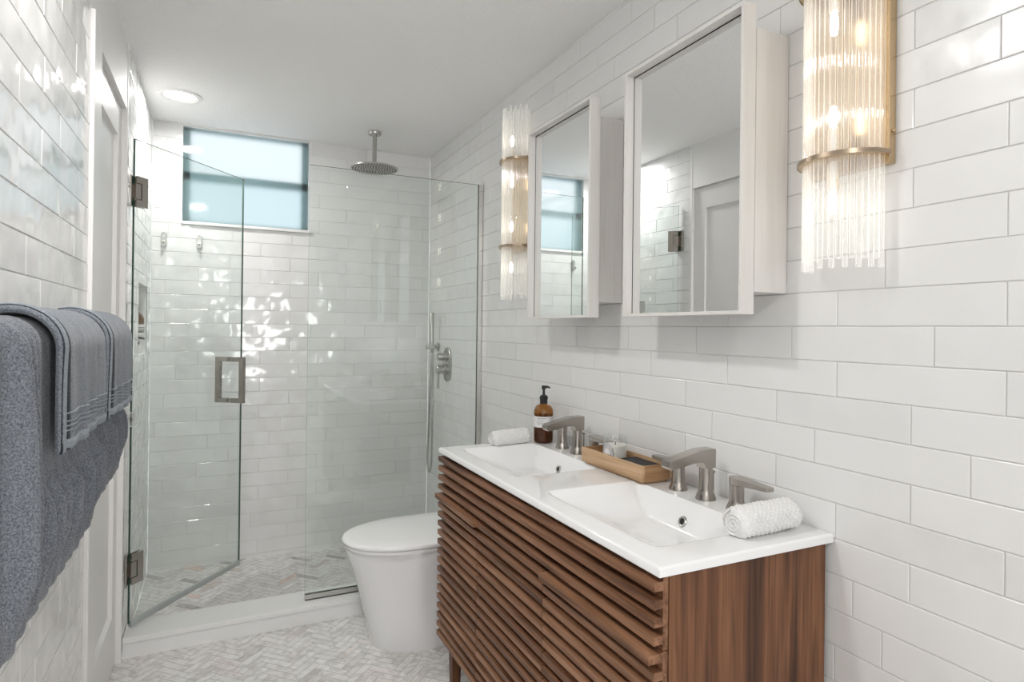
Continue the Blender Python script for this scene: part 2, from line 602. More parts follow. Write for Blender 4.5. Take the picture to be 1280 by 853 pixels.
# ------------------------------------------------------------------ room shell: tiled walls
def tile_wall(name, mat, u0, u1, z0, z1, place, holes=(), shift=0.0, tilt=0.0022, reveal=0.003, gap=0.0016):
    """running-bond glazed tiles on a vertical plane; place(u, z, d) -> point, d is depth into the wall"""
    bm = bmesh.new()
    lay = bm.loops.layers.color.new('tile_rnd')
    def rect_minus(r, holes):
        out = [r]
        for h in holes:
            nxt = []
            for a0, a1, b0, b1 in out:
                x0, x1, y0, y1 = max(a0, h[0]), min(a1, h[1]), max(b0, h[2]), min(b1, h[3])
                if x0 >= x1 or y0 >= y1:
                    nxt.append((a0, a1, b0, b1))
                    continue
                if b0 < y0: nxt.append((a0, a1, b0, y0))
                if y1 < b1: nxt.append((a0, a1, y1, b1))
                if a0 < x0: nxt.append((a0, x0, y0, y1))
                if x1 < a1: nxt.append((x1, a1, y0, y1))
            out = nxt
        return out
    def quad(ps, mi, rnd):
        f = bm.faces.new([bm.verts.new(p) for p in ps])
        f.material_index = mi
        for lp in f.loops:
            lp[lay] = rnd
    for a0, a1, b0, b1 in rect_minus((u0, u1, z0, z1), holes):     # grout bed
        quad([place(a0, b0, reveal), place(a1, b0, reveal), place(a1, b1, reveal), place(a0, b1, reveal)], 1, (0.5, 0.5, 0.5, 1))
    k = math.floor((z0 - ROW0) / ROW)
    while ROW0 + k * ROW < z1:
        rz0, rz1 = ROW0 + k * ROW + gap / 2, ROW0 + (k + 1) * ROW - gap / 2
        off = shift + (TL / 2 if k % 2 else 0.0)
        if k % 5 == 3: off += TL * 0.17
        if k % 7 == 2: off -= TL * 0.13
        j = math.floor((u0 - off) / TL)
        while off + j * TL < u1:
            ru0, ru1 = off + j * TL + gap / 2, off + (j + 1) * TL - gap / 2
            r = (max(ru0, u0), min(ru1, u1), max(rz0, z0), min(rz1, z1))
            if r[1] - r[0] > 0.008 and r[3] - r[2] > 0.006:
                rnd = (random.random(), random.random(), random.random(), 1)
                tu, tz = random.uniform(-tilt, tilt), random.uniform(-2.2 * tilt, 2.2 * tilt)
                cu, cz = (r[0] + r[1]) / 2, (r[2] + r[3]) / 2
                for a0, a1, b0, b1 in rect_minus(r, holes):
                    if a1 - a0 < 0.006 or b1 - b0 < 0.005:
                        continue
                    i = 0.0016
                    dd = lambda u, z: max(-0.0008, 0.0005 + (u - cu) * tu + (z - cz) * tz)
                    o4 = [(a0, b0), (a1, b0), (a1, b1), (a0, b1)]
                    i4 = [(a0 + i, b0 + i), (a1 - i, b0 + i), (a1 - i, b1 - i), (a0 + i, b1 - i)]
                    O = [bm.verts.new(place(u, z, reveal + 0.0005)) for u, z in o4]
                    O2 = [bm.verts.new(place(u, z, 0.0014)) for u, z in o4]
                    I = [bm.verts.new(place(u, z, dd(u, z))) for u, z in i4]
                    fs = [bm.faces.new(I)]
                    for q in range(4):
                        q2 = (q + 1) % 4
                        fs.append(bm.faces.new((O[q], O[q2], O2[q2], O2[q])))
                        fs.append(bm.faces.new((O2[q], O2[q2], I[q2], I[q])))
                    for f in fs:
                        f.material_index = 0
                        for lp in f.loops:
                            lp[lay] = rnd
            j += 1
        k += 1
    me = bpy.data.meshes.new(name)
    bm.to_mesh(me)
    bm.free()
    me.materials.append(mat)
    me.materials.append(M['grout'])
    o = bpy.data.objects.new(name, me)
    COL.objects.link(o)
    o['kind'] = 'structure'
    return o

WX0, WX1, WZ0, WZ1 = -0.186, 0.472, 1.897, 2.419           # window opening in the back wall
NY0, NY1, NZ0, NZ1 = 3.26, 3.632, 1.185, 1.520              # niche in the shower's left wall
DY0, DY1, DZ1 = 2.215, 2.825, 2.172                         # linen door opening

wall_right = tile_wall('wall_right', M['tile_soft'], YR, YB, 0, CEIL, lambda u, z, d: (XR + d, u, z), shift=0.743)
tag(wall_right, 'long white tiled wall behind the vanity and mirrors')
wall_back = tile_wall('wall_back', M['tile'], XL, XR, 0, CEIL, lambda u, z, d: (u, YB + d, z), holes=[(WX0, WX1, WZ0, WZ1)], shift=0.215, tilt=0.005)
tag(wall_back, 'glossy white tiled shower wall under the frosted window')
wall_left = tile_wall('wall_left', M['tile'], YR, YB, 0, CEIL, lambda u, z, d: (XL - d, u, z),
                      holes=[(2.05, 2.84, 0, CEIL), (NY0, NY1, NZ0, NZ1)], shift=0.11, tilt=0.005)
tag(wall_left, 'white tiled wall behind the blue towels')

# painted wall around the linen door, beside and above it
bm = box(XL - 0.06, XL - 0.003, 2.05, DY0, 0, CEIL)
join(bm, box(XL - 0.06, XL - 0.003, DY0, DY1, DZ1, CEIL))
join(bm, box(XL - 0.06, XL - 0.0005, DY1, 2.842, 0, CEIL))
o = obj('wall_side', bm, M['wallpaint'])
tag(o, 'white painted wall strip around the linen door', kind='structure')

# rear wall with a doorway to the bright hall behind the camera
o = obj('wall_front', join(join(box(XL - 0.06, -0.22, YR - 0.1, YR, 0, CEIL), box(0.74, XR + 0.06, YR - 0.1, YR, 0, CEIL)), box(-0.22, 0.74, YR - 0.1, YR, 2.12, CEIL)), M['wallpaint'])
tag(o, 'white painted wall with the doorway', kind='structure')

# ceiling
bm = box(XL - 0.06, XR + 0.06, YR - 0.1, YB + 0.1, CEIL, CEIL + 0.06)
o = obj('ceiling', bm, M['paint'])
tag(o, 'white orange peel textured ceiling', kind='structure')

# herringbone floors
def herringbone(name, x0, x1, y0, y1, z, mat, Lp=0.130, n=4, gap=0.0018, seed=1, org=(0.1, 0.2)):
    rng = random.Random(seed)
    W = Lp / n
    bm = bmesh.new()
    lay = bm.loops.layers.color.new('tile_rnd')
    f = bm.faces.new([bm.verts.new(p) for p in ((x0, y0, z - 0.0008), (x1, y0, z - 0.0008), (x1, y1, z - 0.0008), (x0, y1, z - 0.0008))])
    f.material_index = 1
    ca, sa = math.cos(PI / 4), math.sin(PI / 4)
    def clip(poly):
        for ax, lim, sg in ((0, x0, 1), (0, x1, -1), (1, y0, 1), (1, y1, -1)):
            out = []
            for a, b in zip(poly, poly[1:] + poly[:1]):
                da, db = (a[ax] - lim) * sg, (b[ax] - lim) * sg
                if da >= 0: out.append(a)
                if da * db < 0:
                    t = da / (da - db)
                    out.append((a[0] + (b[0] - a[0]) * t, a[1] + (b[1] - a[1]) * t))
            poly = out
            if len(poly) < 3:
                return None
        return poly
    R = int((max(x1 - x0, y1 - y0) + max(abs(x0 - org[0]), abs(x1 - org[0]), abs(y0 - org[1]), abs(y1 - org[1]))) * 1.45 / W) + 12
    g = gap / 2
    def put(u0, u1, v0, v1):
        q = []
        for u, v in ((u0 * W + g, v0 * W + g), (u1 * W - g, v0 * W + g), (u1 * W - g, v1 * W - g), (u0 * W + g, v1 * W - g)):
            q.append((org[0] + u * ca - v * sa, org[1] + u * sa + v * ca))
        mx = sum(p[0] for p in q) / 4
        my = sum(p[1] for p in q) / 4
        if mx < x0 - Lp or mx > x1 + Lp or my < y0 - Lp or my > y1 + Lp:
            return
        q = clip(q)
        if not q:
            return
        f = bm.faces.new([bm.verts.new((p[0], p[1], z)) for p in q])
        rnd = (rng.random(), rng.random(), rng.random(), 1)
        for lp in f.loops:
            lp[lay] = rnd
    lim = R
    for y in range(-lim, lim):
        for k in range(-lim // (2 * n) - 1, lim // (2 * n) + 2):
            put(y + 2 * n * k, y + 2 * n * k + n, y, y + 1)
            put(y, y + 1, y - 2 * n + 1 + 2 * n * k, y - n + 1 + 2 * n * k)
    me = bpy.data.meshes.new(name)
    bm.to_mesh(me)
    bm.free()
    me.materials.append(mat)
    me.materials.append(M['floor_grout'])
    o = bpy.data.objects.new(name, me)
    COL.objects.link(o)
    o['kind'] = 'structure'
    return o

CY0, CY1 = 2.85, 3.02                    # shower curb
tag(herringbone('floor', XL - 0.06, XR, YR - 0.1, CY0 + 0.01, 0.0, M['marble'], seed=3), 'white marble herringbone floor')
tag(herringbone('shower_floor', XL, XR, CY1 - 0.01, YB, 0.001, M['marble_wet'], seed=11, org=(0.13, 0.05)), 'mixed marble herringbone floor inside the shower', kind='structure')

# shower curb: tiled riser under a quartz slab
bm = box(XL + 0.001, XR - 0.001, CY0 + 0.004, CY1 - 0.004, 0.0, 0.062)
join(bm, box(XL + 0.001, XR - 0.001, CY0 - 0.004, CY1, 0.063, 0.083, 0.002, 2))
o = obj('shower_curb', bm, M['quartz'])
tag(o, 'low white quartz curb in front of the shower', kind='structure')

# niche lining
bm = bmesh.new()
nd = XL - 0.10
for ps in (((nd, NY0, NZ0), (nd, NY1, NZ0), (nd, NY1, NZ1), (nd, NY0, NZ1)),
           ((XL, NY0, NZ0), (nd, NY0, NZ0), (nd, NY0, NZ1), (XL, NY0, NZ1)),
           ((XL, NY1, NZ0), (nd, NY1, NZ0), (nd, NY1, NZ1), (XL, NY1, NZ1)),
           ((XL, NY0, NZ0), (XL, NY1, NZ0), (nd, NY1, NZ0), (nd, NY0, NZ0)),
           ((XL, NY0, NZ1), (XL, NY1, NZ1), (nd, NY1, NZ1), (nd, NY0, NZ1))):
    bm.faces.new([bm.verts.new(p) for p in ps])
bmesh.ops.remove_doubles(bm, verts=bm.verts[:], dist=1e-5)
o = obj('wall_niche', bm, M['wallpaint'])
tag(o, 'recessed shampoo niche in the shower wall', kind='structure')

# ------------------------------------------------------------------ frosted window
win = bpy.data.objects.new('window_1', None)
COL.objects.link(win)
win.location = ((WX0 + WX1) / 2, YB, WZ0)
WL[win.name] = Vector(win.location)
tag(win, 'frosted window high in the shower wall', kind='structure')
bm = bmesh.new()                                             # reveal of the opening
for a, b in (((WX0, WZ0), (WX1, WZ0)), ((WX1, WZ0), (WX1, WZ1)), ((WX1, WZ1), (WX0, WZ1)), ((WX0, WZ1), (WX0, WZ0))):
    bm.faces.new([bm.verts.new(p) for p in ((a[0], YB, a[1]), (b[0], YB, b[1]), (b[0], YB + 0.11, b[1]), (a[0], YB + 0.11, a[1]))])
obj('window_reveal', bm, M['satin'], win)
bm = bmesh.new()
bm.faces.new([bm.verts.new(p) for p in ((WX0, YB + 0.016, WZ0), (WX1, YB + 0.016, WZ0), (WX1, YB + 0.016, WZ1), (WX0, YB + 0.016, WZ1))])
obj('window_pane', bm, M['window_pane'], win)
fy0, fy1 = YB + 0.052, YB + 0.087
fb = box(WX0, WX0 + 0.035, fy0, fy1, WZ0, WZ1)
join(fb, box(WX1 - 0.035, WX1, fy0, fy1, WZ0, WZ1))
join(fb, box(WX0, WX1, fy0, fy1, WZ0, WZ0 + 0.012))
join(fb, box(WX0, WX1, fy0, fy1, WZ1 - 0.012, WZ1))
join(fb, box(WX0, WX1, fy0, fy1, 2.135, 2.180))
obj('window_frame', fb, M['alu'], win)
bm = bmesh.new()
bm.faces.new([bm.verts.new(p) for p in ((WX0, fy1 + 0.004, WZ0), (WX1, fy1 + 0.004, WZ0), (WX1, fy1 + 0.004, 2.15), (WX0, fy1 + 0.004, 2.15))])
obj('outer_sash', bm, M['sash_tint'], win)
obj('window_sill', box(WX0 - 0.006, WX1 + 0.014, YB - 0.016, YB + 0.018, WZ0 - 0.016, WZ0, 0.002), M['quartz'], win)

# ------------------------------------------------------------------ linen door in the left wall
door = bpy.data.objects.new('door_1', None)
COL.objects.link(door)
door.location = (-0.351, DY1, 0)
WL[door.name] = Vector(door.location)
tag(door, 'white shaker linen door beside the towels', kind='structure')
DXF = -0.351
y0, y1, zt = DY0 + 0.004, DY1 - 0.003, DZ1 - 0.004
st = 0.105
pz0, pz1 = 0.215, 2.045
fr = box(DXF - 0.035, DXF, y0, y0 + st, 0.008, zt)
join(fr, box(DXF - 0.035, DXF, y1 - 0.085, y1, 0.008, zt))
join(fr, box(DXF - 0.035, DXF, y0 + st, y1 - 0.085, 0.008, pz0))
join(fr, box(DXF - 0.035, DXF, y0 + st, y1 - 0.085, pz1, zt))
obj('door_frame', fr, M['satin'], door)
obj('door_panel', box(DXF - 0.028, DXF - 0.014, y0 + st - 0.004, y1 - 0.081, pz0 - 0.004, pz1 + 0.004), M['satin'], door)
bv = prism([(DXF - 0.014, pz0 + 0.010), (DXF - 0.014, pz0), (DXF, pz0)], 'Y', y0 + st, y1 - 0.085)
obj('panel_bevel', bv, M['satin'], door)
for zc in (1.965, 0.235):
    hg = lathe([(0.0001, -0.05), (0.007, -0.05), (0.007, 0.05), (0.0001, 0.05)], (DXF + 0.013, DY0 + 0.013, zc), 12)
    obj('door_hinge', hg, M['bronze'], door, True, auto=40)
kb = obj('door_knob', lathe([(0.0001, 0.0), (0.012, 0.0), (0.014, 0.012), (0.026, 0.022), (0.031, 0.034), (0.026, 0.046), (0.012, 0.052), (0.0001, 0.053)], (DXF + 0.012, 2.775, 0.960), 10, 'X'), M['crystal'], door)
obj('knob_rosette', lathe([(0.0001, 0.0), (0.026, 0.0), (0.026, 0.006), (0.015, 0.012), (0.0001, 0.0125)], (DXF, 2.775, 0.960), 24, 'X'), M['chrome'], kb, True, auto=40)
# casing beside the tile
cs = box(XL - 0.012, XL + 0.011, 2.051, 2.13, 0.0, 2.21, 0.004, 3)
join(cs, box(XL - 0.012, XL + 0.004, 2.13, 2.213, 0.0, 2.21, 0.002, 2))
o = obj('trim_1', cs, M['satin'])
tag(o, 'white door casing at the end of the tile', kind='structure')

# ------------------------------------------------------------------ ceiling downlights
def downlight(x, y, label, share=1.0):
    t = thing('recessed_downlight', label, 'ceiling light', (x, y, CEIL), 'recessed downlights')
    obj('trim_ring', lathe([(0.070, 0.0), (0.097, 0.0), (0.096, -0.006), (0.080, -0.009), (0.070, -0.003)], (x, y, CEIL), 48), M['satin'], t, True, auto=40)
    obj('diffuser', lathe([(0.0001, -0.003), (0.072, -0.003), (0.072, -0.001), (0.0001, -0.001)], (x, y, CEIL), 40), M['diffuser'], t)
    ld = bpy.data.lights.new('downlight_lamp', 'AREA')
    ld.shape = 'DISK'
    ld.size = 0.14
    ld.spread = math.radians(175)
    ld.energy = DOWNLIGHT_W * share
    ld.color = (1.0, 0.985, 0.965)
    lo = bpy.data.objects.new('downlight_lamp', ld)
    COL.objects.link(lo)
    lo.parent = t
    lo.location = (0, 0, -0.012)
    return t
downlight(-0.180, 3.345, 'round lit downlight in the ceiling over the shower', 0.62)
downlight(-0.180, 1.270, 'round lit downlight in the ceiling over the towels', 0.80)
downlight(-0.180, -0.800, 'round lit downlight in the ceiling by the doorway', 1.20)

# ------------------------------------------------------------------ toilet
TY = 2.590
t = thing('toilet', 'white skirted one piece toilet with closed lid beside the vanity', 'toilet', (0.95, TY, 0))
def dshape(xf, hw, xb, z, n=28, p=2.0, sq=0.30):
    """D outline: rounded front at xf, straight sides, back at xb"""
    a = (xb - xf) * 0.60
    xc = xf + a
    pts = []
    for k in range(n + 1):
        th = -PI / 2 + PI * k / n
        c, s = math.cos(th), math.sin(th)
        pts.append((xc - a * abs(c) ** (2 / p) , TY + hw * (abs(s) ** (2 / p)) * (1 if s >= 0 else -1), z))
    pts.append((xb - 0.02, TY + hw, z))
    pts.append((xb, TY + hw - 0.02, z))
    pts.append((xb, TY - hw + 0.02, z))
    pts.append((xb - 0.02, TY - hw, z))
    return pts
secs = [dshape(0.592, 0.176, 1.200, 0.0, p=2.5), dshape(0.588, 0.181, 1.200, 0.010, p=2.5), dshape(0.572, 0.183, 1.20, 0.10, p=2.45), dshape(0.556, 0.186, 1.20, 0.17, p=2.4),
        dshape(0.535, 0.190, 1.20, 0.25, p=2.35), dshape(0.510, 0.196, 1.20, 0.33, p=2.25), dshape(0.490, 0.201, 1.20, 0.385, p=2.2), dshape(0.485, 0.203, 1.20, 0.408, p=2.2), dshape(0.489, 0.200, 1.20, 0.414, p=2.2)]
obj('bowl', loft(secs), M['porcelain'], t, True, auto=45)
secs = [dshape(0.494, 0.196, 0.985, 0.4142, p=2.2), dshape(0.494, 0.196, 0.985, 0.4165, p=2.2), dshape(0.482, 0.204, 0.985, 0.4175, p=2.2), dshape(0.480, 0.205, 0.985, 0.429, p=2.2), dshape(0.486, 0.201, 0.985, 0.4315, p=2.2)]
obj('seat', loft(secs), M['seat'], t, True, auto=35)
secs = [dshape(0.492, 0.197, 0.985, 0.4317, p=2.2), dshape(0.492, 0.197, 0.985, 0.4340, p=2.2), dshape(0.476, 0.207, 0.985, 0.4350, p=2.2), dshape(0.473, 0.208, 0.985, 0.4395, p=2.2), dshape(0.475, 0.207, 0.985, 0.4455, p=2.2), dshape(0.482, 0.203, 0.98, 0.4495, p=2.2), dshape(0.50, 0.19, 0.97, 0.4525, p=2.2), dshape(0.56, 0.13, 0.92, 0.4555, p=2.2), dshape(0.66, 0.05, 0.85, 0.4565, p=2.2)]
obj('lid', loft(secs), M['seat'], t, True, auto=45)
obj('tank', box(0.995, 1.205, TY - 0.19, TY + 0.19, 0.410, 0.66, 0.03, 4), M['porcelain'], t, True, auto=40)
obj('tank_lid', box(0.99, 1.208, TY - 0.195, TY + 0.195, 0.662, 0.69, 0.012, 3), M['porcelain'], t, True, auto=40)

# ------------------------------------------------------------------ vanity cabinet
VY0, VY1 = 0.915, 2.160
VXF = 0.738                       # front of the slats
t = thing('vanity_cabinet', 'walnut vanity cabinet with horizontal slatted front', 'cabinet', (0.98, (VY0 + VY1) / 2, 0))
def rnd4():
    return (random.random(), random.random(), random.random(), 1)
def wood_box(x0, x1, y0, y1, z0, z1, bv=0.0007):
    b = box(x0, x1, y0, y1, z0, z1, bv, 2)
    set_rnd(b, b.faces, rnd4())
    return b
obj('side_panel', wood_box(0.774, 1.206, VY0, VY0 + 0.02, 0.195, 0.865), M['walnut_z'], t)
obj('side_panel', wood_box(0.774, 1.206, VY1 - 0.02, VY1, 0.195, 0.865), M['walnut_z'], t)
obj('bottom_panel', wood_box(0.776, 1.206, VY0 + 0.02, VY1 - 0.02, 0.195, 0.213), M['walnut_y'], t)
SP, SH = 0.0336, 0.0172
Z0S = 0.854
def slat_rows(y0, y1, rows, lip=None):
    bm = bmesh.new()
    bm.loops.layers.color.new('tile_rnd')
    for k in rows:
        zt_ = Z0S - k * SP
        xf = VXF - 0.012 if lip == k else VXF
        join(bm, wood_box(xf, 0.7595, y0, y1, zt_ - SH, zt_))
    return bm
ap = obj('apron_board', wood_box(0.760, 0.772, VY0 + 0.001, VY1 - 0.001, Z0S - 4 * SP + 0.004, 0.862, 0.0006), M['walnut_y'], t)
obj('apron_slats', slat_rows(VY0, VY1, range(0, 4)), M['walnut_y'], ap)
s1, s2 = 1.351, 1.782
for a, b, lip in ((s2 + 0.0015, VY1, 4), (s1 + 0.0015, s2 - 0.0015, None), (VY0, s1 - 0.0015, 4)):
    d = obj('door', wood_box(0.760, 0.772, a + 0.001, b - 0.001, Z0S - 19 * SP - SH - 0.004, Z0S - 4 * SP + 0.002, 0.0006), M['walnut_y'], t)
    obj('door_slats', slat_rows(a, b, range(4, 20), lip), M['walnut_y'], d)
for lx in (0.800, 1.165):
    for ly in (VY0 + 0.035, VY1 - 0.035):
        top = [(lx - 0.02, ly - 0.02, 0.195), (lx + 0.02, ly - 0.02, 0.195), (lx + 0.02, ly + 0.02, 0.195), (lx - 0.02, ly + 0.02, 0.195)]
        bot = [(lx + (p[0] - lx) * 0.72, ly + (p[1] - ly) * 0.72, 0.0) for p in top]
        lb = bevel(loft([bot, top]), 0.002, 2)
        set_rnd(lb, lb.faces, rnd4())
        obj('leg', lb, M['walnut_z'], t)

# ------------------------------------------------------------------ double basin counter
KX0, KX1, KY0, KY1, KZ = 0.742, 1.2185, 0.905, 2.170, 0.885
BAS = [(1.233 - 0.232, 1.233 + 0.226), (1.872 - 0.226, 1.872 + 0.228)]
BXF, BXB = 0.812, 1.104
def smin(vals, k=0.012):
    s = sum(math.exp(-v / k) for v in vals)
    return -k * math.log(s)
def basin_depth(x, y):
    best = 0.0
    for a, b in BAS:
        dx0, dx1 = x - BXF, BXB - x
        dy0, dy1 = y - a, b - y
        if min(dx0, dx1, dy0, dy1) <= -0.02:
            continue
        d = smin([dx1 * 2.3, dy0 * 0.80, dy1 * 0.80, dx0 * 0.42 + 0.010 * min(1, max(0, dx0 / 0.01)), 0.074], 0.0075)
        d = max(0.0, d + 0.0035)
        best = max(best, d)
    return best
t = thing('double_sink_counter', 'white ceramic double basin counter on the slatted vanity', 'sink', (0.98, (KY0 + KY1) / 2, 0.866))
bm = bmesh.new()
nx, ny = 106, 254
xs = [KX0 + (KX1 - KX0) * i / nx for i in range(nx + 1)]
ys = [KY0 + (KY1 - KY0) * j / ny for j in range(ny + 1)]
def edge_round(x, y):
    e = min(x - KX0, y - KY0, KY1 - y)
    r = 0.004
    return 0.0 if e >= r else r - math.sqrt(max(0.0, r * r - (r - e) ** 2))
V = [[bm.verts.new((x, y, KZ - basin_depth(x, y) - edge_round(x, y))) for y in ys] for x in xs]
for i in range(nx):
    for j in range(ny):
        bm.faces.new((V[i][j], V[i + 1][j], V[i + 1][j + 1], V[i][j + 1]))
rim = [V[i][0] for i in range(nx + 1)] + [V[nx][j] for j in range(1, ny + 1)] + [V[i][ny] for i in range(nx - 1, -1, -1)] + [V[0][j] for j in range(ny - 1, 0, -1)]
low = [bm.verts.new((v.co.x, v.co.y, KZ - 0.018)) for v in rim]
for k in range(len(rim)):
    k2 = (k + 1) % len(rim)
    bm.faces.new((rim[k], rim[k2], low[k2], low[k]))
obj('basin_top', bm, M['ceramic'], t, True, auto=60)
for c in (1.233, 1.872):
    x = 1.0835
    z = KZ - basin_depth(x, c)
    nrm = Vector(((basin_depth(x + 0.004, c) - basin_depth(x - 0.004, c)) / 0.008, 0, 1)).normalized()
    ang = math.atan2(nrm.x, nrm.z)
    ring = lathe([(0.0085, 0.0), (0.0145, 0.0), (0.0145, 0.002), (0.0125, 0.0042), (0.0085, 0.003), (0.0085, 0.0)], (0, 0, 0), 28)
    ring.transform(Matrix.Translation((x, c, z)) @ Matrix.Rotation(ang, 4, 'Y'))
    rg = obj('overflow_ring', ring, M['steel'], t, True, auto=40)
    vo = lathe([(0.0001, 0.001), (0.0088, 0.001), (0.0088, 0.0015), (0.0001, 0.0015)], (0, 0, 0), 24)
    vo.transform(Matrix.Translation((x, c, z)) @ Matrix.Rotation(ang, 4, 'Y'))
    obj('overflow_hole', vo, M['rubber_shade'], rg)

# ------------------------------------------------------------------ widespread faucets
def faucet(c, label):
    t = thing('faucet', label, 'faucet', (1.160, c, KZ), 'brushed nickel faucets')
    x = 1.160
    pr = [(x + 0.0175, KZ + 0.084), (x + 0.0178, KZ + 0.131), (x + 0.0150, KZ + 0.1335), (x - 0.030, KZ + 0.1325), (x - 0.060, KZ + 0.1265), (x - 0.125, KZ + 0.1115), (x - 0.1345, KZ + 0.1070),
          (x - 0.1350, KZ + 0.0960), (x - 0.1280, KZ + 0.0890), (x - 0.1150, KZ + 0.0905), (x - 0.0600, KZ + 0.1000), (x - 0.0300, KZ + 0.1020), (x - 0.0215, KZ + 0.0990), (x - 0.0180, KZ + 0.0920), (x - 0.0172, KZ + 0.084)]
    bm = prism(pr, 'Y', c - 0.0172, c + 0.0172)
    bevel(bm, 0.0050, 3, 50)
    join(bm, lathe([(0.0001, 0.0), (0.0265, 0.0), (0.0265, 0.003), (0.020, 0.020), (0.0175, 0.028), (0.0175, 0.092), (0.0001, 0.092)], (x, c, KZ), 36))
    obj('spout', bm, M['nickel'], t, True, auto=35)
    for s in (-1, 1):
        hy = c + 0.1065 * s
        h = obj('handle', lathe([(0.0001, 0.0), (0.0255, 0.0), (0.0255, 0.003), (0.0195, 0.017), (0.0175, 0.024), (0.0175, 0.062), (0.0165, 0.0625), (0.0165, 0.064), (0.0001, 0.064)], (x, hy, KZ), 32), M['nickel'], t, True, auto=35)
        # flat lever over the stem, reaching sideways
        outl = [(0.0185 * math.cos(a), -s * 0.0185 * math.sin(a)) for a in [PI + PI * k / 14 for k in range(15)]]
        outl = [(x + p[0], hy - s * abs(p[1])) for p in outl]
        outl += [(x + 0.0165, hy + s * 0.035), (x + 0.0125, hy + s * 0.100), (x + 0.009, hy + s * 0.104), (x - 0.009, hy + s * 0.104), (x - 0.0125, hy + s * 0.100), (x - 0.0165, hy + s * 0.035)]
        lb = prism(outl, 'Z', KZ + 0.0645, KZ + 0.081)
        for v in lb.verts:                       # thins and drops toward the tip
            d = max(0.0, (v.co.y - hy) * s - 0.01) / 0.094
            zb = v.co.z - (KZ + 0.0645)
            v.co.z = KZ + 0.0645 + (0.0045 * min(1, d) if zb < 0.004 else zb - 0.0035 * d)
        bevel(lb, 0.002, 2, 40)
        obj('lever', lb, M['nickel'], h, True, auto=35)
    obj('lift_rod', join(tube([(x + 0.029, c + 0.004, KZ), (x + 0.029, c + 0.004, KZ + 0.066)], 0.0025, 10), lathe([(0.0001, 0), (0.0045, 0.001), (0.0055, 0.004), (0.0045, 0.008), (0.0001, 0.009)], (x + 0.029, c + 0.004, KZ + 0.064), 16)), M['nickel'], t, True, auto=40)
    return t
fa = faucet(1.233, 'brushed nickel two handle faucet at the near basin by the tray end')
dup(fa, (0, 1.872 - 1.233, 0), 'brushed nickel two handle faucet at the far basin beside the amber bottle')

# ------------------------------------------------------------------ soap pump bottle
bx, by, bz = 1.152, 2.112, KZ
t = thing('soap_bottle', 'amber glass pump bottle with white label on the counter', 'soap bottle', (bx, by, bz))
obj('bottle', lathe([(0.0001, 0.0), (0.033, 0.0), (0.037, 0.004), (0.038, 0.010), (0.038, 0.118), (0.036, 0.130), (0.030, 0.141), (0.021, 0.147), (0.0145, 0.150), (0.0135, 0.158), (0.0001, 0.158)], (bx, by, bz), 40), M['amber'], t, True, auto=50)
obj('soap', lathe([(0.0001, 0.003), (0.033, 0.003), (0.0355, 0.010), (0.0355, 0.108), (0.0001, 0.108)], (bx, by, bz), 32), M['soap'], t, True, auto=50)
lb = obj('paper_label', lathe([(0.0384, 0.062), (0.0386, 0.062), (0.0386, 0.104), (0.0384, 0.104)], (bx, by, bz), 48), M['label'], t, True, auto=50)
ink = bmesh.new()
for k, (zz, a0, a1) in enumerate(((0.097, 3.5, 4.5), (0.092, 3.6, 4.3), (0.084, 3.5, 4.2), (0.079, 3.5, 4.4), (0.074, 3.5, 4.1), (0.096, 4.95, 5.4), (0.089, 4.95, 5.4), (0.082, 4.95, 5.35), (0.075, 4.95, 5.4), (0.068, 4.95, 5.3))):
    prev = None
    for q in range(9):
        a = a0 + (a1 - a0) * q / 8
        pa = (bx + 0.0389 * math.cos(a), by + 0.0389 * math.sin(a))
        cur = (ink.verts.new((*pa, bz + zz)), ink.verts.new((*pa, bz + zz + 0.0014)))
        if prev:
            ink.faces.new((prev[0], cur[0], cur[1], prev[1]))
        prev = cur
obj('printed_lines', ink, M['ink'], lb)
pm = obj('pump_head', lathe([(0.0001, 0.152), (0.0150, 0.152), (0.0150, 0.168), (0.0165, 0.170), (0.0165, 0.178), (0.011, 0.184), (0.0055, 0.186), (0.0045, 0.205), (0.0085, 0.207), (0.0085, 0.219), (0.004, 0.222), (0.0001, 0.222)], (bx, by, bz), 28), M['black'], t, True, auto=40)
obj('nozzle', tube([(bx - 0.006, by + 0.004, bz + 0.215), (bx + 0.012, by - 0.010, bz + 0.217), (bx + 0.019, by - 0.016, bz + 0.213)], [0.006, 0.0045, 0.003], 10), M['black'], pm, True, auto=40)

# ------------------------------------------------------------------ wooden tray with candle and box
TX0, TX1, TY0, TY1 = 1.092, 1.198, 1.412, 1.736
TZ = KZ + 0.0005
t = thing('wooden_tray', 'rectangular pale oak tray between the two faucets', 'tray', ((TX0 + TX1) / 2, (TY0 + TY1) / 2, TZ))
w, h0, h1 = 0.008, 0.008, 0.053
obj('tray_base', wood_box(TX0 + 0.008, TX1 - 0.008, TY0 + 0.010, TY1 - 0.010, TZ, TZ + 0.012), M['oak'], t)
obj('tray_side', wood_box(TX0, TX0 + w, TY0, TY1, TZ + h0, TZ + h1), M['oak'], t)
obj('tray_side', wood_box(TX1 - w, TX1, TY0, TY1, TZ + h0, TZ + h1), M['oak'], t)
obj('tray_end', wood_box(TX0 + w, TX1 - w, TY0, TY0 + w, TZ + h0, TZ + h1), M['oak_x'], t)
obj('tray_end', wood_box(TX0 + w, TX1 - w, TY1 - w, TY1, TZ + h0, TZ + h1), M['oak_x'], t)
cx_, cy_, cz_ = 1.1405, 1.614, TZ + 0.0125
t = thing('candle', 'white wax candle in a clear glass tumbler in the tray', 'candle', (cx_, cy_, cz_))
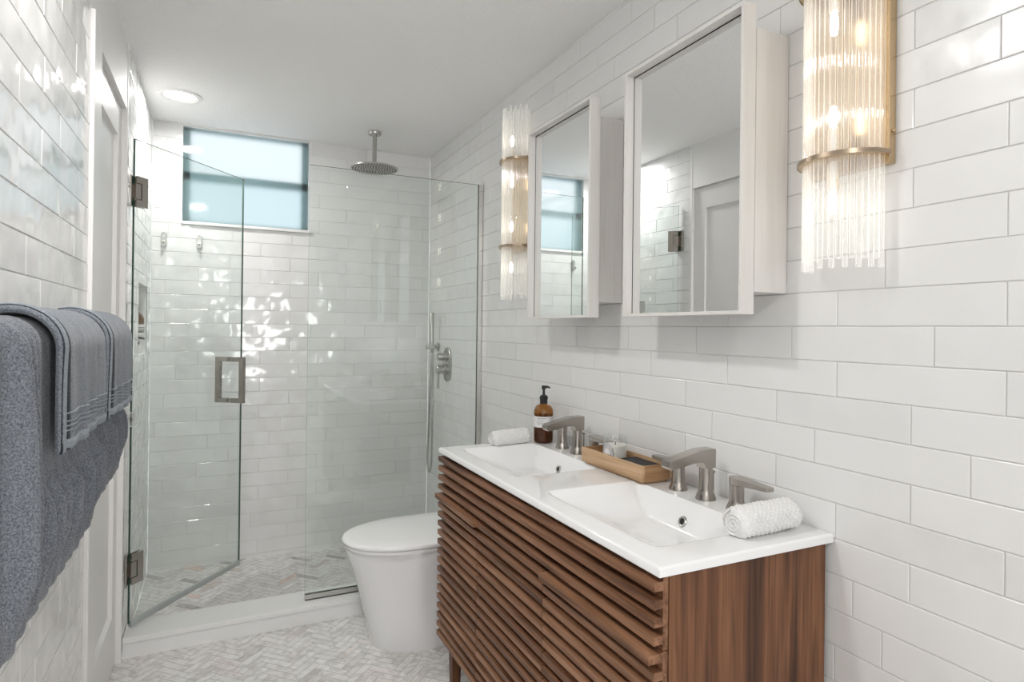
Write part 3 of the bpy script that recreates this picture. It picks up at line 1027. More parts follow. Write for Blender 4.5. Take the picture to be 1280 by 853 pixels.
obj('glass', lathe([(0.0001, 0.0), (0.036, 0.0), (0.0385, 0.004), (0.039, 0.092), (0.0375, 0.093), (0.0368, 0.091), (0.0362, 0.006), (0.0001, 0.005)], (cx_, cy_, cz_), 40), M['tumbler'], t, True, auto=40)
wxo = obj('wax', lathe([(0.0001, 0.0055), (0.0358, 0.0065), (0.0358, 0.064), (0.034, 0.066), (0.0001, 0.064)], (cx_, cy_, cz_), 36), M['wax'], t, True, auto=40)
obj('wick', tube([(cx_, cy_, cz_ + 0.062), (cx_ + 0.001, cy_, cz_ + 0.074)], 0.0012, 8), M['black'], wxo)
# oval paper label bent around the glass, with a dotted oval border
def bent(a, zz, r=0.0393):
    return (cx_ + r * math.cos(a), cy_ + r * math.sin(a), cz_ + zz)
bm = bmesh.new()
ac, az = 3.36, 0.042
prev = None
for k in range(15):
    u = -1 + 2 * k / 14
    hgt = 0.031 * math.sqrt(max(0, 1 - u * u))
    cur = (bm.verts.new(bent(ac + u * 0.62, az - hgt)), bm.verts.new(bent(ac + u * 0.62, az + hgt)))
    if prev:
        bm.faces.new((prev[0], cur[0], cur[1], prev[1]))
    prev = cur
bmesh.ops.remove_doubles(bm, verts=bm.verts[:], dist=1e-6)
lb = obj('oval_label', bm, M['label'], t)
bm = bmesh.new()
for rr0, rr1, nseg, duty in ((0.90, 0.98, 64, 1.0), (0.66, 0.84, 34, 0.55), (0.54, 0.60, 48, 1.0)):
    for k in range(nseg):
        a0, a1 = 2 * PI * k / nseg, 2 * PI * (k + duty) / nseg
        bm.faces.new([bm.verts.new(bent(ac + 0.62 * q * math.cos(a), az + 0.031 * q * math.sin(a), 0.0396)) for q, a in ((rr0, a0), (rr1, a0), (rr1, a1), (rr0, a1))])
for zz, hw in ((0.052, 0.16), (0.045, 0.24), (0.039, 0.2), (0.032, 0.22)):
    bm.faces.new([bm.verts.new(bent(ac + u, z_, 0.0396)) for u, z_ in ((-hw, zz), (hw, zz), (hw, zz + 0.0022), (-hw, zz + 0.0022))])
obj('printed_ring', bm, M['ink'], lb)
bb = box(1.103, 1.186, 1.430, 1.569, TZ + 0.0128, TZ + 0.0445, 0.0015, 2)
o = obj('soap_box', bb, M['charcoal'], loc=(1.143, 1.503, TZ + 0.0128))
tag(o, 'flat charcoal box lying in the tray beside the candle', 'box')
bm = bmesh.new()
bm.faces.new([bm.verts.new(p) for p in ((1.122, 1.50, TZ + 0.0448), (1.150, 1.50, TZ + 0.0448), (1.150, 1.548, TZ + 0.0448), (1.122, 1.548, TZ + 0.0448))])
obj('printed_panel', bm, plain('faint grey print', (0.03, 0.031, 0.034), 0.55, 0.0, 0.2, bump=(100, 0.0001)), o)

# ------------------------------------------------------------------ rolled face cloths
def rolled(x0, x1, yc, rz, ry, yaw, label, seed):
    t = thing('rolled_towel', label, 'face cloth', ((x0 + x1) / 2, yc, KZ), 'rolled white face cloths')
    rng = random.Random(seed)
    nl, nc = 90, 96
    ln = x1 - x0
    bm = bmesh.new()
    rings = []
    for i in range(nl + 1):
        u = i / nl
        endf = min(1.0, (0.55 + 0.45 * math.sqrt(min(1, u / 0.05))), (0.62 + 0.38 * math.sqrt(min(1, (1 - u) / 0.10))))
        ring = []
        for k in range(nc):
            a = 2 * PI * k / nc
            # diagonal waffle pattern
            arc = a * 0.030
            p1 = math.sin((u * ln + arc) * 2 * PI / 0.026)
            p2 = math.sin((u * ln - arc) * 2 * PI / 0.026)
            kn = 0.0034 * (abs(p1 * p2) ** 0.7)
            kn += 0.0022 * noise.noise((u * 7 + seed, math.cos(a) * 1.5, math.sin(a) * 1.5))
            rr = 1 + (kn / 0.03)
            zz = rz * rr * math.sin(a) * endf
            yy = ry * rr * math.cos(a) * endf
            zz += rz * (0.10 * (u - 0.5))
            zz = max(zz, -rz * 0.93)
            ring.append(bm.verts.new((u * ln - ln / 2, yy, zz + rz * 0.93 + 0.001)))
        rings.append(ring)
    for a, b in zip(rings, rings[1:]):
        for k in range(nc):
            bm.faces.new((a[k], a[(k + 1) % nc], b[(k + 1) % nc], b[k]))
    bm.faces.new(rings[-1][::-1])
    bm.faces.new(rings[0])
    mt = Matrix.Translation(((x0 + x1) / 2, yc, KZ)) @ Matrix.Rotation(yaw, 4, 'Z')
    bm.transform(mt)
    obj('cloth', bm, M['waffle'], t, True)
    # spiral end of the roll: a rolled ribbon standing proud of the end
    sp = bmesh.new()
    prev = None
    turns = 3.1
    for k in range(150):
        q = k / 149
        a = 2 * PI * turns * q + 0.6
        s = 0.10 + 0.83 * q
        th = 0.0020 + 0.0008 * math.sin(k * 1.7)
        def P(dr, dx):
            yy = (ry * s * 0.9 + dr) * math.cos(a)
            zz = (rz * s * 0.9 + dr) * math.sin(a)
            zz = max(zz, -rz * 0.86) - rz * 0.05
            return mt @ Vector((-ln / 2 + 0.004 + dx + 0.003 * noise.noise((a, seed, 0)), yy, zz + rz * 0.93 + 0.001))
        cur = [sp.verts.new(P(-th, 0.004)), sp.verts.new(P(-th * 0.6, -0.006)), sp.verts.new(P(th * 0.6, -0.006)), sp.verts.new(P(th, 0.004))]
        if prev:
            for m_ in range(3):
                sp.faces.new((prev[m_], cur[m_], cur[m_ + 1], prev[m_ + 1]))
        prev = cur
    obj('rolled_edge', sp, M['waffle'], t, True)
    return t
rolled(1.000, 1.182, 0.982, 0.0315, 0.036, 0.02, 'rolled white waffle cloth at the near end of the counter', 5)
rolled(0.935, 1.100, 2.128, 0.0275, 0.031, 0.12, 'rolled white waffle cloth at the far end beside the amber bottle', 9)

# ------------------------------------------------------------------ mirrored medicine cabinets
def mirror_cabinet(dy0, dy1, b0, b1, label):
    z0, z1 = 1.366, 2.080
    t = thing('mirror_cabinet', label, 'mirror cabinet', (XR - 0.001, (dy0 + dy1) / 2, z0), 'mirror cabinets over the vanity')
    obj('gap_shade_block', box(1.1085, 1.1145, b0 + 0.010, b1 - 0.010, 1.428, 2.020), M['rubber_shade'], t)  # near-black block standing in for the shade between door and box
    obj('cabinet_box', box(1.1135, XR - 0.0015, b0, b1, 1.418, 2.030, 0.001), M['greige'], t)
    xf, xb, w = 1.070, 1.109, 0.0085
    fb = box(xf, xb, dy0, dy0 + w, z0, z1, 0.0008)
    join(fb, box(xf, xb, dy1 - w, dy1, z0, z1, 0.0008))
    join(fb, box(xf, xb, dy0 + w, dy1 - w, z0, z0 + w, 0.0008))
    join(fb, box(xf, xb, dy0 + w, dy1 - w, z1 - w, z1, 0.0008))
    join(fb, box(xb - 0.006, xb, dy0 + w, dy1 - w, z0 + w, z1 - w))
    fr_ = obj('door_frame', fb, M['greige'], t)
    obj('mirror', box(xb - 0.011, xb - 0.0062, dy0 + w + 0.001, dy1 - w - 0.001, z0 + w + 0.001, z1 - w - 0.001), M['mirror'], fr_)
    gk = box(xb - 0.0115, xb - 0.0112, dy0 + w, dy1 - w, z1 - w - 0.003, z1 - w)
    join(gk, box(xb - 0.0115, xb - 0.0112, dy1 - w - 0.002, dy1 - w, z0 + w, z1 - w))
    obj('mirror_gasket', gk, M['rubber_shade'], fr_)
    return t
mirror_cabinet(1.032, 1.486, 1.035, 1.476, 'mirror cabinet next to the nearer sconce, reflecting the white door')
mirror_cabinet(1.669, 2.108, 1.695, 2.098, 'far mirror cabinet beside the distant sconce, reflecting the frosted window')

# ------------------------------------------------------------------ glass rod sconces
rod_long = None
def sconce(c, label):
    zc = 1.8745
    t = thing('wall_sconce', label, 'wall lamp', (XR - 0.001, c, zc), 'glass rod wall sconces')
    R = 0.080
    bp = box(1.198, XR - 0.0015, c - 0.092, c + 0.092, 1.665, 2.084, 0.002)
    bpo = obj('backplate', bp, M['gold'], t)
    for zz in (1.73, 2.02):
        for s in (-1, 1):
            obj('screw', lathe([(0.0001, 0), (0.004, 0), (0.004, 0.003), (0.0025, 0.005), (0.0001, 0.005)], (1.209, c + s * 0.092, zz), 14, '-Y' if s < 0 else 'Y'), M['gold'], bpo, True, auto=40)
    for zz in (1.687, 2.062):
        outl = [(1.198, c - 0.094)] + [(1.198 - 0.094 * math.sin(PI * k / 32), c - 0.094 * math.cos(PI * k / 32)) for k in range(1, 32)] + [(1.198, c + 0.094)]
        rb = prism(outl, 'Z', zz - 0.004, zz + 0.004)
        bevel(rb, 0.0012, 2, 50)
        obj('rim_plate', rb, M['gold'], t)
        rl = bmesh.new()
        prev = None
        for k in range(33):
            ca, sa_ = math.cos(PI * k / 32), math.sin(PI * k / 32)
            cur = [rl.verts.new((1.198 - rr * sa_, c - rr * ca, zz + dz)) for rr, dz in ((0.0938, -0.0045), (0.0958, -0.0045), (0.0958, 0.0045), (0.0938, 0.0045))]
            if prev:
                for q in range(4):
                    rl.faces.new((prev[q], cur[q], cur[(q + 1) % 4], prev[(q + 1) % 4]))
            prev = cur
        obj('rim_band', rl, M['bronze'], t, True, auto=40)
        for s in (-1, 1):
            for dy in (-0.012, 0.0, 0.012):
                obj('candle_sleeve', tube([(1.155 - 0.008 * (dy == 0), c + dy, zz + s * 0.004), (1.155 - 0.008 * (dy == 0), c + dy, zz + s * 0.066)], 0.0024, 10), M['gold'], t, True, auto=40)
            socket = obj('bulb_socket', lathe([(0.0001, 0.0), (0.010, 0.0), (0.010, 0.055), (0.008, 0.060), (0.0001, 0.060)], (1.155, c, zz + 0.004) if s > 0 else (1.155, c, zz - 0.064), 16), M['satin'], t, True, auto=40)
            b0 = zz + s * 0.066
            obj('bulb', lathe([(0.0001, 0.0), (0.006, 0.001), (0.0085, 0.014), (0.0085, 0.034), (0.006, 0.044), (0.0001, 0.048)], (1.155, c, b0 if s > 0 else b0 - 0.048), 16), M['bulb'], t, True)
    n = 21
    proto = None
    for k in range(n):
        th = PI * (k + 0.35) / (n - 0.3)
        px, py = 1.198 - R * math.sin(th), c - R * math.cos(th)
        st_ = 0.009 if k % 2 else -0.009
        rodz = 0.408
        if proto is None:
            proto = obj('glass_rod', lathe([(0.0026, -rodz), (0.0052, -rodz + 0.001), (0.0052, rodz - 0.001), (0.0026, rodz)], (px, py, zc), 14), M['rod'], t, True, auto=40)
            base = Vector((px, py, zc))
            proto.location = (0, 0, st_)
        else:
            r = proto.copy()
            COL.objects.link(r)
            r.parent = t
            r.location = (px - base.x, py - base.y, st_)
    return t
sc_near = sconce(0.868, 'tall glass rod wall sconce at the near side of the mirrors')
dup(sc_near, (0, 2.430 - 0.868, 0), 'tall glass rod wall sconce at the far side of the mirrors')

# ------------------------------------------------------------------ frameless shower glass
GY = 2.920
t = thing('shower_screen', 'fixed clear glass panel with metal channels on the curb', 'shower screen', (0.79, GY, 0.083))
def glass_slab(x0, x1, y0, y1, z0, z1):
    b = box(x0, x1, y0, y1, z0, z1)
    return b
pane = box(0.367, 1.2185, GY - 0.005, GY + 0.005, 0.088, 2.066)
for f in pane.faces:
    f.material_index = 0 if abs(f.normal.y) > 0.9 else 1
obj('glass_pane', pane, [M['glass'], M['glass_edge']], t)
chb = box(0.367, 1.198, GY - 0.011, GY - 0.0055, 0.0835, 0.108)
join(chb, box(0.367, 1.198, GY + 0.0055, GY + 0.011, 0.0835, 0.108))
join(chb, box(0.367, 1.198, GY - 0.011, GY + 0.011, 0.0832, 0.0878))
obj('bottom_channel', chb, M['steel'], t)
chw = box(1.198, 1.2185, GY - 0.012, GY - 0.0055, 0.0835, 2.066)
join(chw, box(1.198, 1.2185, GY + 0.0055, GY + 0.012, 0.0835, 2.066))
obj('wall_channel', chw, M['chrome'], t)

# hinged door standing open into the shower
HX, HYd = -0.318, 2.925
dirv = Vector((0.619, 0.786, 0)).normalized()
nrm = Vector((dirv.y, -dirv.x, 0))
def dm():
    return Matrix(((dirv.x, nrm.x, 0, HX), (dirv.y, nrm.y, 0, HYd), (0, 0, 1, 0), (0, 0, 0, 1)))
t = thing('shower_door', 'frameless clear glass shower door swung open on two hinges', 'shower door', (HX, HYd, 0.083))
LD = 0.688
pane = box(0.0, LD, -0.005, 0.005, 0.108, 2.086)
for f in pane.faces:
    f.material_index = 0 if abs(f.normal.y) > 0.9 else 1
pane.transform(dm())
obj('glass_pane', pane, [M['glass'], M['glass_edge']], t)
b = box(0.004, LD, -0.004, 0.004, 0.092, 0.1075)
join(b, box(0.004, LD, -0.0075, 0.0075, 0.098, 0.116, 0.001))
b.transform(dm())
obj('bottom_seal', b, M['seal'], t)
for zc in (1.873, 0.326):
    hh = 0.062
    b = bmesh.new()
    for s in (-1, 1):
        pl = [(0.001, zc - hh), (0.060, zc - hh), (0.060, zc + hh), (0.001, zc + hh), (0.001, zc + 0.034), (0.030, zc + 0.034), (0.030, zc - 0.034), (0.001, zc - 0.034)]
        join(b, prism(pl, 'Y', s * 0.0055, s * 0.0125))
    b.transform(dm())
    hp = obj('hinge', b, M['nickel'], t)
    b = box(-0.001, 0.027, -0.0115, 0.0115, zc - 0.031, zc + 0.031, 0.001)
    b.transform(dm())
    join(b, box(XL + 0.0020, XL + 0.0075, HYd - 0.035, HYd + 0.035, zc - hh, zc + hh, 0.001))
    obj('hinge_knuckle', b, M['nickel'], hp)
sH = 0.604
b = bmesh.new()
for s in (-1, 1):
    join(b, box(sH - 0.0115, sH + 0.0115, s * 0.068 - 0.0115, s * 0.068 + 0.0115, 0.940, 1.170, 0.0008))
    for zc in (0.9515, 1.1585):
        join(b, box(sH - 0.011, sH + 0.011, min(s * 0.006, s * 0.058), max(s * 0.006, s * 0.058), zc - 0.0112, zc + 0.0112))
b.transform(dm())
obj('handle', b, M['nickel'], t)

# ------------------------------------------------------------------ shower fittings
t = thing('rain_shower_head', 'round ceiling mounted rain shower head above the shower', 'shower head', (0.782, 3.455, 2.43))
rx, ry_ = 0.782, 3.455
obj('flange', lathe([(0.0001, 0.0), (0.036, 0.0), (0.036, -0.014), (0.033, -0.018), (0.0001, -0.018)], (rx, ry_, CEIL - 0.0005), 32), M['steel'], t, True, auto=40)
obj('arm', lathe([(0.0001, -0.018), (0.0125, -0.018), (0.0125, -0.175), (0.015, -0.178), (0.015, -0.192), (0.0001, -0.192)], (rx, ry_, CEIL - 0.0005), 24), M['steel'], t, True, auto=40)
dk = obj('spray_disc', lathe([(0.0001, 2.238), (0.018, 2.238), (0.022, 2.230), (0.128, 2.2275), (0.131, 2.225), (0.131, 2.221), (0.128, 2.219), (0.0001, 2.219)], (rx, ry_, 0), 56), M['steel'], t, True, auto=30)
nz = bmesh.new()
for ring in range(1, 9):
    nn = ring * 6
    for k in range(nn):
        a = 2 * PI * k / nn + ring * 0.3
        join(nz, lathe([(0.0022, 2.2165), (0.0030, 2.219)], (rx + ring * 0.0148 * math.cos(a), ry_ + ring * 0.0148 * math.sin(a), 0), 6))
obj('spray_nozzles', nz, M['rubber_shade'], dk)['kind'] = 'stuff'

t = thing('hand_shower', 'slim bar hand shower with looped hose on the shower wall', 'hand shower', (XR - 0.001, 3.60, 1.213))
hx, hy = 1.166, 3.565
obj('wall_bracket', join(lathe([(0.0001, 0.0), (0.024, 0.0), (0.024, 0.008), (0.0001, 0.008)], (XR - 0.001, 3.60, 1.213), 28, '-X'), tube([(XR - 0.008, 3.60, 1.213), (1.185, 3.595, 1.213), (hx, hy, 1.213)], 0.0105, 14)), M['steel'], t, True, auto=40)
obj('holder', box(hx - 0.032, hx + 0.018, hy - 0.018, hy + 0.018, 1.200, 1.226, 0.004, 3), M['steel'], t, True, auto=40)
obj('wand', lathe([(0.0001, 0.0), (0.0085, 0.0), (0.0105, 0.02), (0.0135, 0.05), (0.0135, 0.238), (0.012, 0.240), (0.0001, 0.240)], (hx, hy, 1.180), 20), M['steel'], t, True, auto=40)
hp = []
for k in range(61):
    q = k / 60
    if q < 0.46:
        u = q / 0.46
        hp.append((hx - 0.008 * math.sin(u * PI * 0.5) , hy + 0.030 * u ** 2, 1.185 - 0.655 * u))
    elif q < 0.56:
        u = (q - 0.46) / 0.10
        a = PI * u
        hp.append((hx - 0.008 + 0.006 * u, hy + 0.030 - 0.030 + 0.030 * math.cos(a) - 0.000, 0.530 - 0.075 * math.sin(a)))
    else:
        u = (q - 0.56) / 0.44
        hp.append((hx - 0.002 + 0.022 * u, hy - 0.030 + 0.058 * u ** 1.3, 0.530 + 0.675 * u))
obj('hose', tube(hp, 0.0062, 10), M['steel'], t, True)

t = thing('shower_valve', 'oval two knob shower valve plate on the shower wall', 'shower valve', (XR - 0.001, 3.418, 1.115))
vy, vz = 3.418, 1.115
pl = bmesh.new()
prof = [(1.0, 0.0), (1.0, 0.006), (0.95, 0.010)]
secs = []
for s_, d_ in prof:
    secs.append([(XR - 0.001 - d_, vy + 0.068 * s_ * math.copysign(abs(math.cos(a)) ** 0.85, math.cos(a)), vz + 0.100 * s_ * math.copysign(abs(math.sin(a)) ** 0.85, math.sin(a))) for a in [2 * PI * k / 40 for k in range(40)]])
obj('plate', loft(secs), M['steel'], t, True, auto=40)
for zz, r_, l_ in ((vz + 0.045, 0.021, 0.050), (vz - 0.030, 0.026, 0.058)):
    k_ = obj('knob', lathe([(0.0001, 0.0), (r_ * 1.2, 0.0), (r_ * 1.2, 0.012), (r_, 0.014), (r_, l_), (r_ * 0.9, l_ + 0.003), (0.0001, l_ + 0.003)], (XR - 0.011, vy, zz), 28, '-X'), M['steel'], t, True, auto=40)
    if zz < vz:
        obj('lever', tube([(XR - 0.058, vy, zz - 0.02), (XR - 0.060, vy, zz - 0.108)], 0.0065, 12), M['steel'], k_, True, auto=40)
    else:
        obj('lever', tube([(XR - 0.050, vy + 0.018, zz), (XR - 0.050, vy + 0.055, zz + 0.012)], 0.005, 12), M['steel'], k_, True, auto=40)

def robe_hook(x, label):
    t = thing('robe_hook', label, 'hook', (x, YB - 0.001, 1.790), 'robe hooks under the window')
    b = bmesh.new()
    secs = []
    for d_, s_ in ((0.0, 1.0), (0.010, 1.0), (0.013, 0.85)):
        ring = []
        for k in range(28):
            a = 2 * PI * k / 28
            ring.append((x + 0.0135 * s_ * math.cos(a), YB - 0.001 - d_, 1.790 + (0.026 if math.sin(a) > 0 else -0.026) + 0.0135 * s_ * math.sin(a)))
        secs.append(ring)
    obj('plate', loft(secs), M['steel'], t, True, auto=40)
    obj('peg', tube([(x, YB - 0.012, 1.768), (x, YB - 0.034, 1.766), (x, YB - 0.041, 1.778)], [0.008, 0.008, 0.0085], 14), M['chrome'], t, True, auto=60)
    return t
rh = robe_hook(-0.271, 'left small steel robe hook, nearer the corner under the window')
dup(rh, (0.170, 0, 0), 'right small steel robe hook, under the middle of the window side')

# niche contents
o = obj('glass_shelf', box(nd + 0.001, XL - 0.004, NY0 + 0.0005, NY1 - 0.0005, 1.281, 1.289), M['glass'], loc=((nd + XL) / 2, (NY0 + NY1) / 2, 1.281))
tag(o, 'narrow glass shelf inside the shower niche', 'shelf')
px, py, pz = -0.372, 3.545, 1.2895
t = thing('shampoo_bottle', 'dark shouldered bottle on the glass shelf of the niche', 'bottle', (px, py, pz))
obj('body', lathe([(0.0001, 0.0), (0.036, 0.0), (0.038, 0.004), (0.038, 0.030), (0.0385, 0.070), (0.030, 0.088), (0.014, 0.100), (0.0001, 0.100)], (px, py, pz), 32), M['soap'], t, True, auto=40)
lb = obj('paper_label', lathe([(0.0382, 0.006), (0.0388, 0.006), (0.0388, 0.040), (0.0382, 0.040)], (px, py, pz), 32), M['label'], t, True, auto=40)
obj('label_stripes', join(lathe([(0.0388, 0.008), (0.0391, 0.008), (0.0391, 0.014), (0.0388, 0.014)], (px, py, pz), 32), lathe([(0.0388, 0.021), (0.0391, 0.021), (0.0391, 0.026), (0.0388, 0.026)], (px, py, pz), 32)), M['ink'], lb)
obj('cap', lathe([(0.0001, 0.100), (0.016, 0.100), (0.016, 0.126), (0.007, 0.130), (0.006, 0.150), (0.010, 0.152), (0.010, 0.162), (0.0001, 0.162)], (px, py, pz), 20), M['black'], t, True, auto=40)
px, py, pz = -0.366, 3.552, NZ0 + 0.0005
t = thing('lotion_bottle', 'small pale bottle with black pump under the glass shelf', 'bottle', (px, py, pz))
obj('body', lathe([(0.0001, 0.0), (0.024, 0.0), (0.026, 0.003), (0.026, 0.034), (0.020, 0.042), (0.010, 0.046), (0.0001, 0.046)], (px, py, pz), 28), M['label'], t, True, auto=40)
pm = obj('pump', lathe([(0.0001, 0.045), (0.012, 0.045), (0.012, 0.058), (0.005, 0.061), (0.0045, 0.070), (0.011, 0.071), (0.012, 0.082), (0.0001, 0.083)], (px, py, pz), 20), M['black'], t, True, auto=40)
obj('nozzle', tube([(px, py, pz + 0.077), (px + 0.026, py - 0.010, pz + 0.076), (px + 0.034, py - 0.013, pz + 0.071)], [0.006, 0.0045, 0.0035], 10), M['black'], pm, True, auto=40)

# ------------------------------------------------------------------ towel bar and towels
BARX, BARZ = -0.2705, 1.293
t = thing('towel_bar', 'steel towel bar on the tiled wall under the blue towels', 'towel bar', (XL + 0.001, 1.40, BARZ))
obj('rail', tube([(BARX, 0.80, BARZ), (BARX, 1.925, BARZ)], 0.008, 16), M['steel'], t, True, auto=40)
for yy in (0.83, 1.90):
    obj('post', tube([(XL + 0.0012, yy, BARZ), (BARX, yy, BARZ)], [0.009, 0.008], 16), M['steel'], t, True, auto=40)

def ridge_sum(v, ridges):
    return sum(am * (0.5 + 0.5 * math.cos(2 * PI * (v * fq + ph))) ** 1.6 for fq, ph, am in ridges)

def towel(y0, y1, xf, xbk, ztop, zfb, zbb, thick, ridges, seed, ny=90, skew=0.0, amp=0.010, y_round=0.02, wfun=None, grain=0.0016):
    """thick cloth folded over the rail: outer and inner lines of its section, swept along the bar"""
    rw = wfun or (lambda q, y: 1.0 - 0.55 * q ** 3)
    xm, ro = (xf + xbk) / 2, (xf - xbk) / 2
    ri = ro - thick
    line = []                     # (outer x, outer z, inner x, inner z, height share, on the front)
    nf = 44
    zs = ztop - ro
    for k in range(nf + 1):
        q = k / nf
        z = zfb + thick * 0.5 + (zs - zfb - thick * 0.5) * q
        line.append((xf, z, xf - thick, z, q, 1.0))
    for k in range(1, 20):
        a = PI * k / 20
        line.append((xm + ro * math.cos(a), zs + ro * math.sin(a), xm + ri * math.cos(a), zs + ri * math.sin(a), 1.0, 1 - k / 20))
    for k in range(0, 14):
        z = zs - (zs - zbb) * k / 13
        line.append((xbk, z, xbk + thick, z, 1.0, 0.0))
    nl = len(line)
    bm = bmesh.new()
    rings = []
    for j in range(ny + 1):
        v = j / ny
        e = min(v, 1 - v) * (y1 - y0)
        er = 1.0 if e >= y_round else math.sqrt(max(0.0, 1 - (1 - e / y_round) ** 2))
        er = max(er, 0.05)
        y = y0 + (y1 - y0) * v
        rd = ridge_sum(v, ridges)
        drop = 0.006 * noise.noise((y * 5, seed, 1.0))
        O, I = [], []
        for xo, zo, xi, zi, q, fr in line:
            w = rw(q, y) * fr
            nz_ = noise.noise((y * 6 + seed, zo * 3.2, xo * 3))
            dx = w * (amp * (rd - 0.5) + 0.006 * nz_)
            dz = (1 - q) * (skew * v + drop)
            fine = grain * noise.noise((y * 170 + seed, zo * 170, xo * 170)) * (1.0 if fr > 0 else 0.0)
            mx, mz = (xo + xi) / 2, (zo + zi) / 2
            nxo, nzo = (xo - xi) / thick, (zo - zi) / thick
            half = thick / 2 * er
            yy = y + 0.008 * (1 - q) * nz_ * fr
            O.append(bm.verts.new((mx + nxo * (half + dx * er + fine), yy, mz + nzo * (half + fine) + dz)))
            I.append(bm.verts.new((mx - nxo * half, yy, mz - nzo * half + dz)))
        B = []
        o0, i0 = O[0].co, I[0].co
        c = (o0 + i0) / 2
        hx = (o0.x - i0.x) / 2
        for k in range(1, 10):
            a = PI * k / 10
            B.append(bm.verts.new((c.x - hx * math.cos(a), c.y, c.z - thick / 2 * er * math.sin(a))))
        rings.append(O + I[::-1] + B)
    nr = len(rings[0])
    for a, b in zip(rings, rings[1:]):
        for k in range(nr):
            k2 = (k + 1) % nr
            bm.faces.new((a[k], a[k2], b[k2], b[k]))
    for r in (rings[0], rings[-1]):
        O, I, B = r[:nl], r[nl:2 * nl][::-1], r[2 * nl:]
        for k in range(nl - 1):
            bm.faces.new((O[k], O[k + 1], I[k + 1], I[k]))
        bm.faces.new([O[0], I[0]] + B)
    for f in bm.faces:
        f.smooth = True
    return bm

def covered(q, y):
    """ribs stand out where the bath towel hangs free and are pressed flat under a hand towel"""
    u = min(1.0, max(0.0, (q - 0.36) / 0.16))
    lo = min(1.0, 0.12 + 0.88 * (q / 0.22) ** 1.3)
    flat = min(1.0, max(0.0, (y - 1.03) / 0.04))
    return lo * (1.0 - 0.85 * flat * u * u * (3 - 2 * u)) * (1.0 - 0.35 * q ** 3)
G1, G2 = 'bath towels on the bar', 'hand towels over the bath towels'
def place_towel(name, bm, mats, loc, label, cat, group):
    o = obj(name, bm, mats, loc=loc)
    tag(o, label, cat, group)
    return o
place_towel('bath_towel', towel(0.90, 1.525, -0.228, -0.313, 1.336, 0.905, 0.94, 0.033, [(11, 0.1, 1.0), (5, 0.45, 0.4)], 3, 300, 0.010, 0.032, 0.03, covered),
            M['terry'], (-0.27, 1.2, 0.905), 'thick slate blue bath towel nearest the camera, hanging in ribbed folds', 'bath towel', G1)
place_towel('bath_towel', towel(1.545, 1.875, -0.229, -0.313, 1.335, 0.940, 0.94, 0.030, [(6, 0.25, 1.0), (3, 0.1, 0.4)], 8, 170, 0.008, 0.027, 0.025, covered),
            M['terry'], (-0.27, 1.7, 0.905), 'thick slate blue bath towel farther along the bar, by the linen door', 'bath towel', G1)

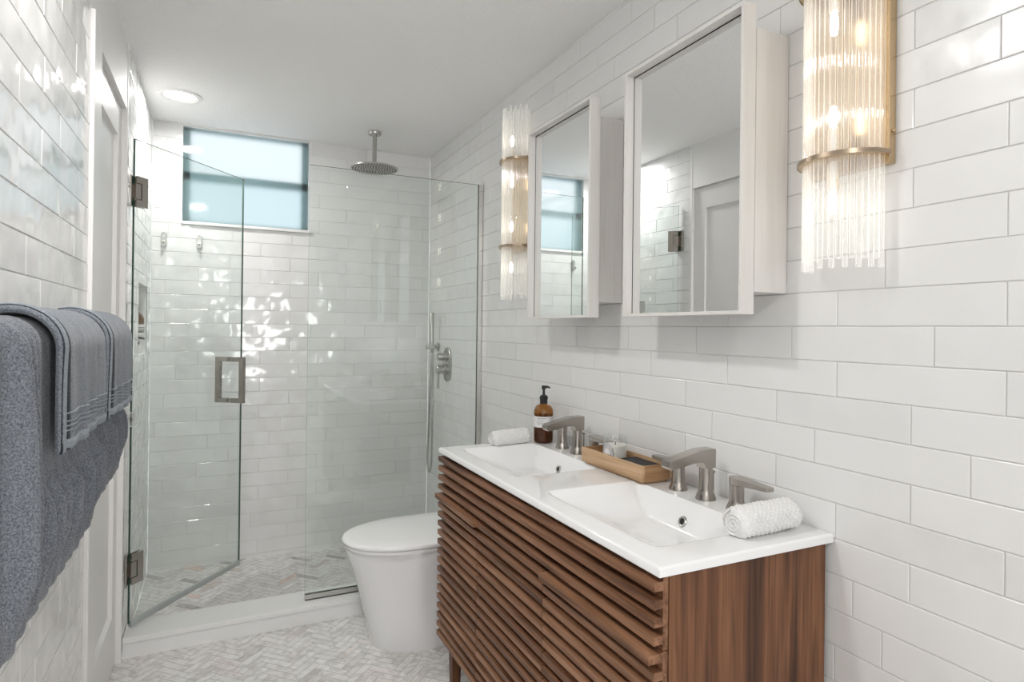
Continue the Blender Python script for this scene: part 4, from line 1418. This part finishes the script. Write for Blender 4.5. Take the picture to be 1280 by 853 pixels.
def hand_towel(y0, y1, label, seed, xf=-0.201, zb=1.135, slope=0.0, ztop=1.352):
    """thin cloth laid over the bath towel, with stitched borders and a woven hem band"""
    t = thing('hand_towel', label, 'hand towel', (-0.27, (y0 + y1) / 2, zb), G2)
    xbk = -0.3275
    ridg = [(4.0, 0.3, 0.8), (7.0, 0.1, 0.3)]
    bm = towel(y0, y1, xf, xbk, ztop, zb, zb + 0.10, 0.011, ridg, seed, 120, slope, 0.008, 0.006, None, 0.0007)
    obj('cloth', bm, M['terry_lt'], t)
    ht = xf - xbk
    xm, ro = (xf + xbk) / 2, ht / 2
    def surf(y, s):
        """point on the outer cloth: s metres up from the front hem"""
        v = (y - y0) / (y1 - y0)
        rd = ridge_sum(v, ridg)
        zl = ztop - ro - zb
        if s < zl:
            q = s / zl
            x, z, w = xf, zb + s, 1.0 - 0.55 * q ** 3
        else:
            a = (s - zl) / ro
            q = 1.0
            x, z, w = xm + ro * math.cos(a), ztop - ro + ro * math.sin(a), 0.45 * (1 - a / PI)
        nz_ = noise.noise((y * 6 + seed, z * 3.2, x * 3))
        x += w * 0.008 * (rd - 0.5) + w * 0.006 * nz_
        z += slope * v * (1 - q) + 0.006 * (1 - q) * noise.noise((y * 5, seed, 1.0))
        nx_ = 1.0 if s < zl else math.cos((s - zl) / ro)
        nzz = 0.0 if s < zl else math.sin((s - zl) / ro)
        return x, y + 0.008 * (1 - q) * nz_, z, nx_, nzz
    def ribbon(line, halfw, lift, along_y):
        bm = bmesh.new()
        prev = None
        for y, s in line:
            cur = []
            for d, h in ((-halfw, -0.002), (-halfw * 0.6, lift), (halfw * 0.6, lift), (halfw, -0.002)):
                yy, ss = (y, s + d) if along_y else (y + d, s)
                x, yq, z, nx_, nzz = surf(min(max(yy, y0), y1), max(ss, -0.004))
                cur.append(bm.verts.new((x + nx_ * h, yy if not along_y else yq, z + nzz * h)))
            if prev:
                for k in range(3):
                    bm.faces.new((prev[k], cur[k], cur[k + 1], prev[k + 1]))
            prev = cur
        return bm
    ys_ = [y0 + 0.004 + (y1 - y0 - 0.008) * k / 60 for k in range(61)]
    total = (ztop - ro - zb) + ro * PI * 0.6
    hb = ribbon([(y, 0.010) for y in ys_], 0.010, 0.0025, True)
    for sv in (0.030, 0.037, 0.044, 0.056):
        join(hb, ribbon([(y, sv) for y in ys_], 0.0017, 0.0022, True))
    obj('woven_hem', hb, M['hem'], t, True)
    sb = ribbon([(y0 + 0.021, total * k / 70) for k in range(71)], 0.0090, 0.0035, False)
    obj('stitched_border', sb, M['hem'], t, True)
    db = ribbon([(y0 + 0.0085, total * k / 70) for k in range(71)], 0.0055, 0.0014, False)
    join(db, ribbon([(y0 + 0.0370, total * k / 70) for k in range(71)], 0.0065, 0.0014, False))
    obj('groove_shade', db, M['stripe'], t, True)  # outer stripe paints the shadow at the edge, inner one a dark border groove
    return t
hand_towel(1.080, 1.437, 'slate blue hand towel draped over the nearer bath towel', 21)
hand_towel(1.447, 1.790, 'slate blue hand towel draped over the farther bath towel', 27, -0.195, ztop=1.357)
